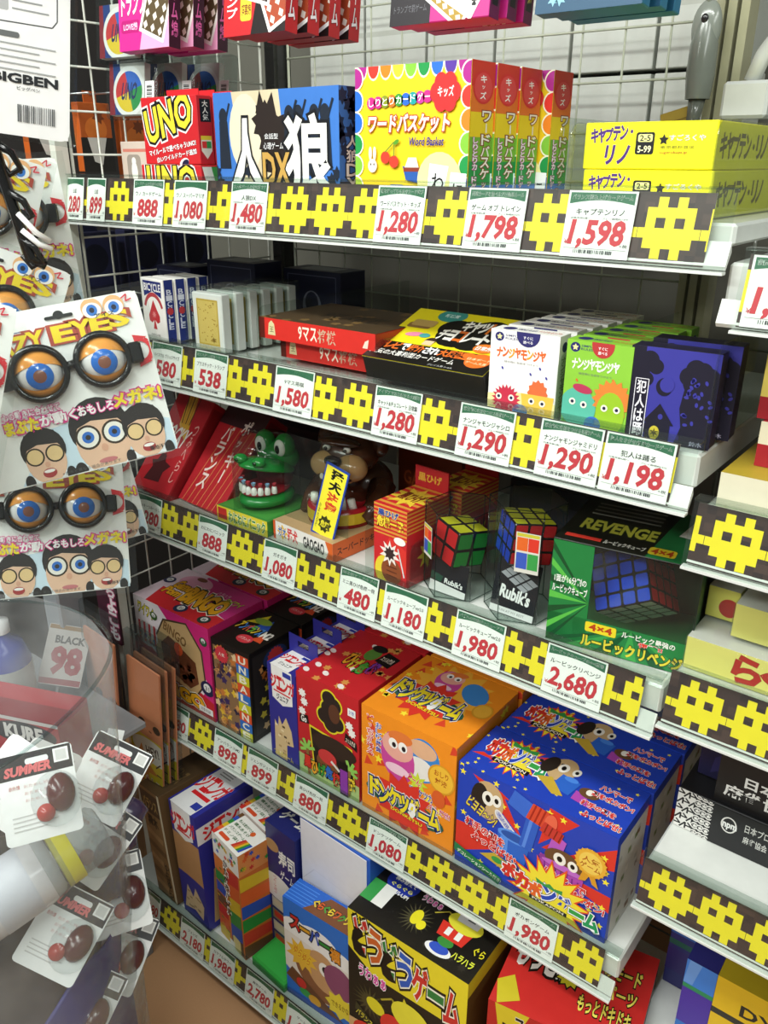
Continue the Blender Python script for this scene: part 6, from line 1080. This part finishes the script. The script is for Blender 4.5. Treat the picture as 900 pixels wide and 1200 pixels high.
def mouse(a):
    a.r(0, 0, 1, 1, '#ecedea'); a.r(0, .72, 1, 1, '#1e1c1e'); a.rr(.36, .86, .68, .93, '#e8e8e6', .03); a.t('SUMMER', .08, .76, .70, .86, '#d86a6a', .05, it=.2); a.r(.75, .81, .96, .97, '#f2f2ee'); a.r(.78, .83, .93, .95, '#d0d0cc')
    a.t('赤外線', .1, .6, .25, .65, '#c88a86', .02); [a.t('おためし特価', .3, .6-i*.08, .7, .64-i*.08, '#d8a8a4', 0) for i in range(3)]; [a.r(.1, .28-i*.05, .7-(i % 2)*.15, .295-i*.05, '#c4c4c0') for i in range(4)]
bl = empty2('blister_card', (0.563, -0.518, 0.883), (0.905, 0.034, 1.113), 'white blister card with black header, lying on top in the bin', 'blister card', 'blister cards in the clear bin')
m = M(); flat_card(m, .088, .108, .0012, '#ecedea', mouse, .006); m.obj('backing_card', bl)
m = M(); m.sph((.024, -.004, .002), (.017, .024, .014), 'k#5a2424', 18, 10); m.obj('red_black_item', bl)
m = M(); m.lathe([(.011, 0), (.010, .006), (.0001, .008)], 'k#c0453e', (.004, -.024, .001), 18); o = m.obj('round_badge', bl); o['label'] = 'small red round badge'
m = M(); m.sph((.018, -.01, .0), (.03, .034, .019), 'c#f2f5f5', 18, 8, t0=0, t1=PI/2); m.obj('clear_bubble', bl)
for (l, r), t in ((((0.560, -0.520, 0.647), (0.605, 0.504, 0.532)), 'white blister card leaning in the bin, lower middle'), (((0.527, -0.420, 0.608), (0.785, -0.009, 1.075)), 'white blister card standing by the right wall of the bin'), (((0.533, -0.434, 0.514), (0.638, 0.392, 0.600)), 'white blister card low by the right wall of the bin'),
        (((0.567, -0.520, 0.508), (0.559, 0.438, 0.543)), 'white blister card at the bottom edge of the picture in the bin'), (((0.497, -0.575, 0.559), (0.417, 0.633, 0.294)), 'white blister card in the bin below the spray can'), (((0.503, -0.425, 0.701), (0.649, 0.582, 0.454)), 'tilted blister card behind the topmost one in the bin'), (((0.506, -0.394, 0.794), (0.780, 0.512, 0.593)), 'dark blister card high against the right wall of the bin')):
    dup(bl, l, t, r)
def backside(a): a.r(0, 0, 1, 1, '#eeeeec'); a.bars(.6, .72, .9, .92, 14, '#555555'); [a.r(.1, .2+i*.07, .5+(i % 2)*.2, .215+i*.07, '#b0b0ae') for i in range(6)]
b2 = empty2('packet_back', (0.525, -0.532, 0.888), (0.714, 0.647, 0.562), 'white card back with small barcode at top of the bin, left one', 'blister card', 'white card backs in the clear bin')
m = M(); flat_card(m, .075, .1, .0012, '#eeeeec', backside, .008); m.obj('backing_card', b2)
m = M(); m.cb(-.03, -.04, -.012, .03, .02, -.0013, 'c#f2f5f5', .003); m.obj('clear_bubble', b2)
b3 = dup(b2, (0, 0, 0), 'white card back at top of the bin, right one beside the black header'); b3.location, b3.rotation_euler = (0.508, -0.489, 0.850), (0.994, 0.736, 1.022)
def pouch(l, r, sc, col, t):
    m = M(); rs = random.Random(int(sc*1e4)); ph = [rs.random()*6 for i in range(4)]
    m.sph((0, 0, 0), (sc, sc*1.3, sc*.45), col, 26, 16, fn=lambda v: v*(1+.10*math.sin(v.x*70/sc*.03+ph[0]+v.y*90)+.08*math.sin(v.y*140+ph[1]-v.x*60))); o = m.obj('item_pouch', None, l, r)
    tag(o, t, 'pouch', 'dark pouches in the clear bin'); m = M(); m.bx(-.012, sc*1.2, -.002, .012, sc*1.2+.03, .002, '#d8d8d6'); q = m.obj('paper_label', o); q['label'] = 'small pale paper label'; return o
pouch(*((0.441, -0.357, 0.663), (0.854, -0.149, 1.182)), .045, 'k#4a3f5e', 'dark purple pouch high against the right wall of the bin')
pouch(*((0.469, -0.378, 0.764), (0.860, 0.321, 0.792)), .034, 'k#7d4a48', 'brownish red pouch near the rim of the bin')
pouch(*((0.495, -0.427, 0.648), (0.744, -0.378, 1.468)), .042, 'k#23212a', 'black pouch in the middle of the bin')
# spray can
sp = empty2('spray_can', (0.520, -0.517, 0.729), (0.307, 0.785, 0.008), 'white spray can with clear cap and yellow band in the bin', 'spray can')
sp.scale = (1.2, 1.2, 1.2)
m = M(); m.lathe([(.0001, -.12), (.036, -.12), (.038, -.115), (.038, .0), (.034, .012), (.03, .016)], 'k#dcdadc', (0, 0, 0), 32, Matrix.Rotation(math.radians(-90), 3, 'X')); m.obj('can_body', sp)
m = M(); m.lathe([(.0384, -.012), (.0384, -.055)], '#c9cbd2', (0, 0, 0), 32, Matrix.Rotation(math.radians(-90), 3, 'X')); m.obj('printed_label', sp)
m = M(); m.lathe([(.037, .0), (.037, .012), (.033, .03), (.032, .07), (.026, .076), (.0001, .077)], 'v#e6eaea', (0, 0, 0), 32, Matrix.Rotation(math.radians(-90), 3, 'X')); o = m.obj('clear_cap', sp); o['label'] = 'clear plastic cap'
m = M(); m.lathe([(.0346, .018), (.0342, .038)], '#e6dc2a', (0, 0, 0), 32, Matrix.Rotation(math.radians(-90), 3, 'X')); o = m.obj('yellow_band', sp); o['label'] = 'yellow paper band'
# ------------------------------------------------------------------ things beyond the bin
m = M(); m.cb(-.45, -.75, .535, .155, -.09, .550, 'k#8a8c8e', .003); tag(m.obj('display_board'), 'grey display board behind the clear bin carrying a red carton', 'board')
for (x, y) in ((-.42, -.72), (.13, -.15), (-.42, -.15), (.13, -.72)): m = M(); m.cb(x-.012, y-.012, -.07, x+.012, y+.012, .534, 'k#77797b', .002); o = m.obj('leg', bpy.data.objects['display_board'])
def kure(a): a.r(0, 0, 1, 1, '#b3262f'); a.e(.62, .74, .56, .20, '#2a2326'); a.t('KURE', .42, .64, .82, .86, '#e8e2dc', .05); a.r(0, .94, 1, 1, '#d8d0cc')
kr = box('lubricant_carton', .20, .09, .125, '#b3262f', (.004, -.368, .5505), 22, 'red carton lettered KURE seen through the clear bin', 'carton', F=kure)
m = M(); m.bx(.0, .0, .125, .20, .045, .1265, '#8a1c24'); o = m.obj('top_flap', kr)
bt = empty('cleaner_bottle', (-.085, -.235, .5505), 'blue cleaner bottle with grey label seen through the bin', 'bottle')
e_ = None
m = M(); m.lathe([(.0001, 0), (.045, 0), (.048, .01), (.048, .13), (.036, .165), (.016, .18), (.016, .195)], 'k#26389a', n=32); m.obj('bottle_body', bt)
m = M(); m.lathe([(.018, .19), (.018, .215), (.0001, .217)], 'k#e8e8e8', n=24); m.obj('cap', bt)
m = M(); m.lathe([(.0484, .02), (.0484, .12)], '#b8bcb8', n=32); a = A(m, (-.03, -.0488, .02), (1, 0, 0), (0, 0, 1), (0, -1, 0), .06, .1); a.e(.5, .4, .2, .2, '#7a8a84'); a.t('CLEAN', .15, .7, .85, .82, '#2a2a3a', .02); [a.r(.1+i*.2, .05, .25+i*.2, .16, '#5a8a9a') for i in range(4)]; m.obj('label_sleeve', bt)
m = M(); m.cb(-.13, -.115, -.07, -.07, -.055, .90, 'k#9b9fa3', .004); tag(m.obj('display_pillar'), 'pale grey square pillar seen through the clear bin', 'pillar')
pb = empty2('sale_sign', (-0.048, -0.130, 0.647), (1.012, 0.314, 0.890), 'white and red sale sign seen through the clear bin', 'sign')
m = M(); flat_card(m, .085, .125, .002, '#b9b5b0', lambda a: (a.r(0, 0, 1, .1, '#8f4a4e'), a.t('BLACK', .2, .7, .9, .82, '#4a4745', .04), a.t('98', .2, .2, .9, .62, '#9a4a50', .05), a.r(0, .93, 1, 1, '#8a6a3a')), .004); m.obj('sign_card', pb)
m = M(); m.tube([(0, -.065, -.004), (0, -.13, -.004)], .004, 'k#77797b'); m.obj('sign_stem', pb)
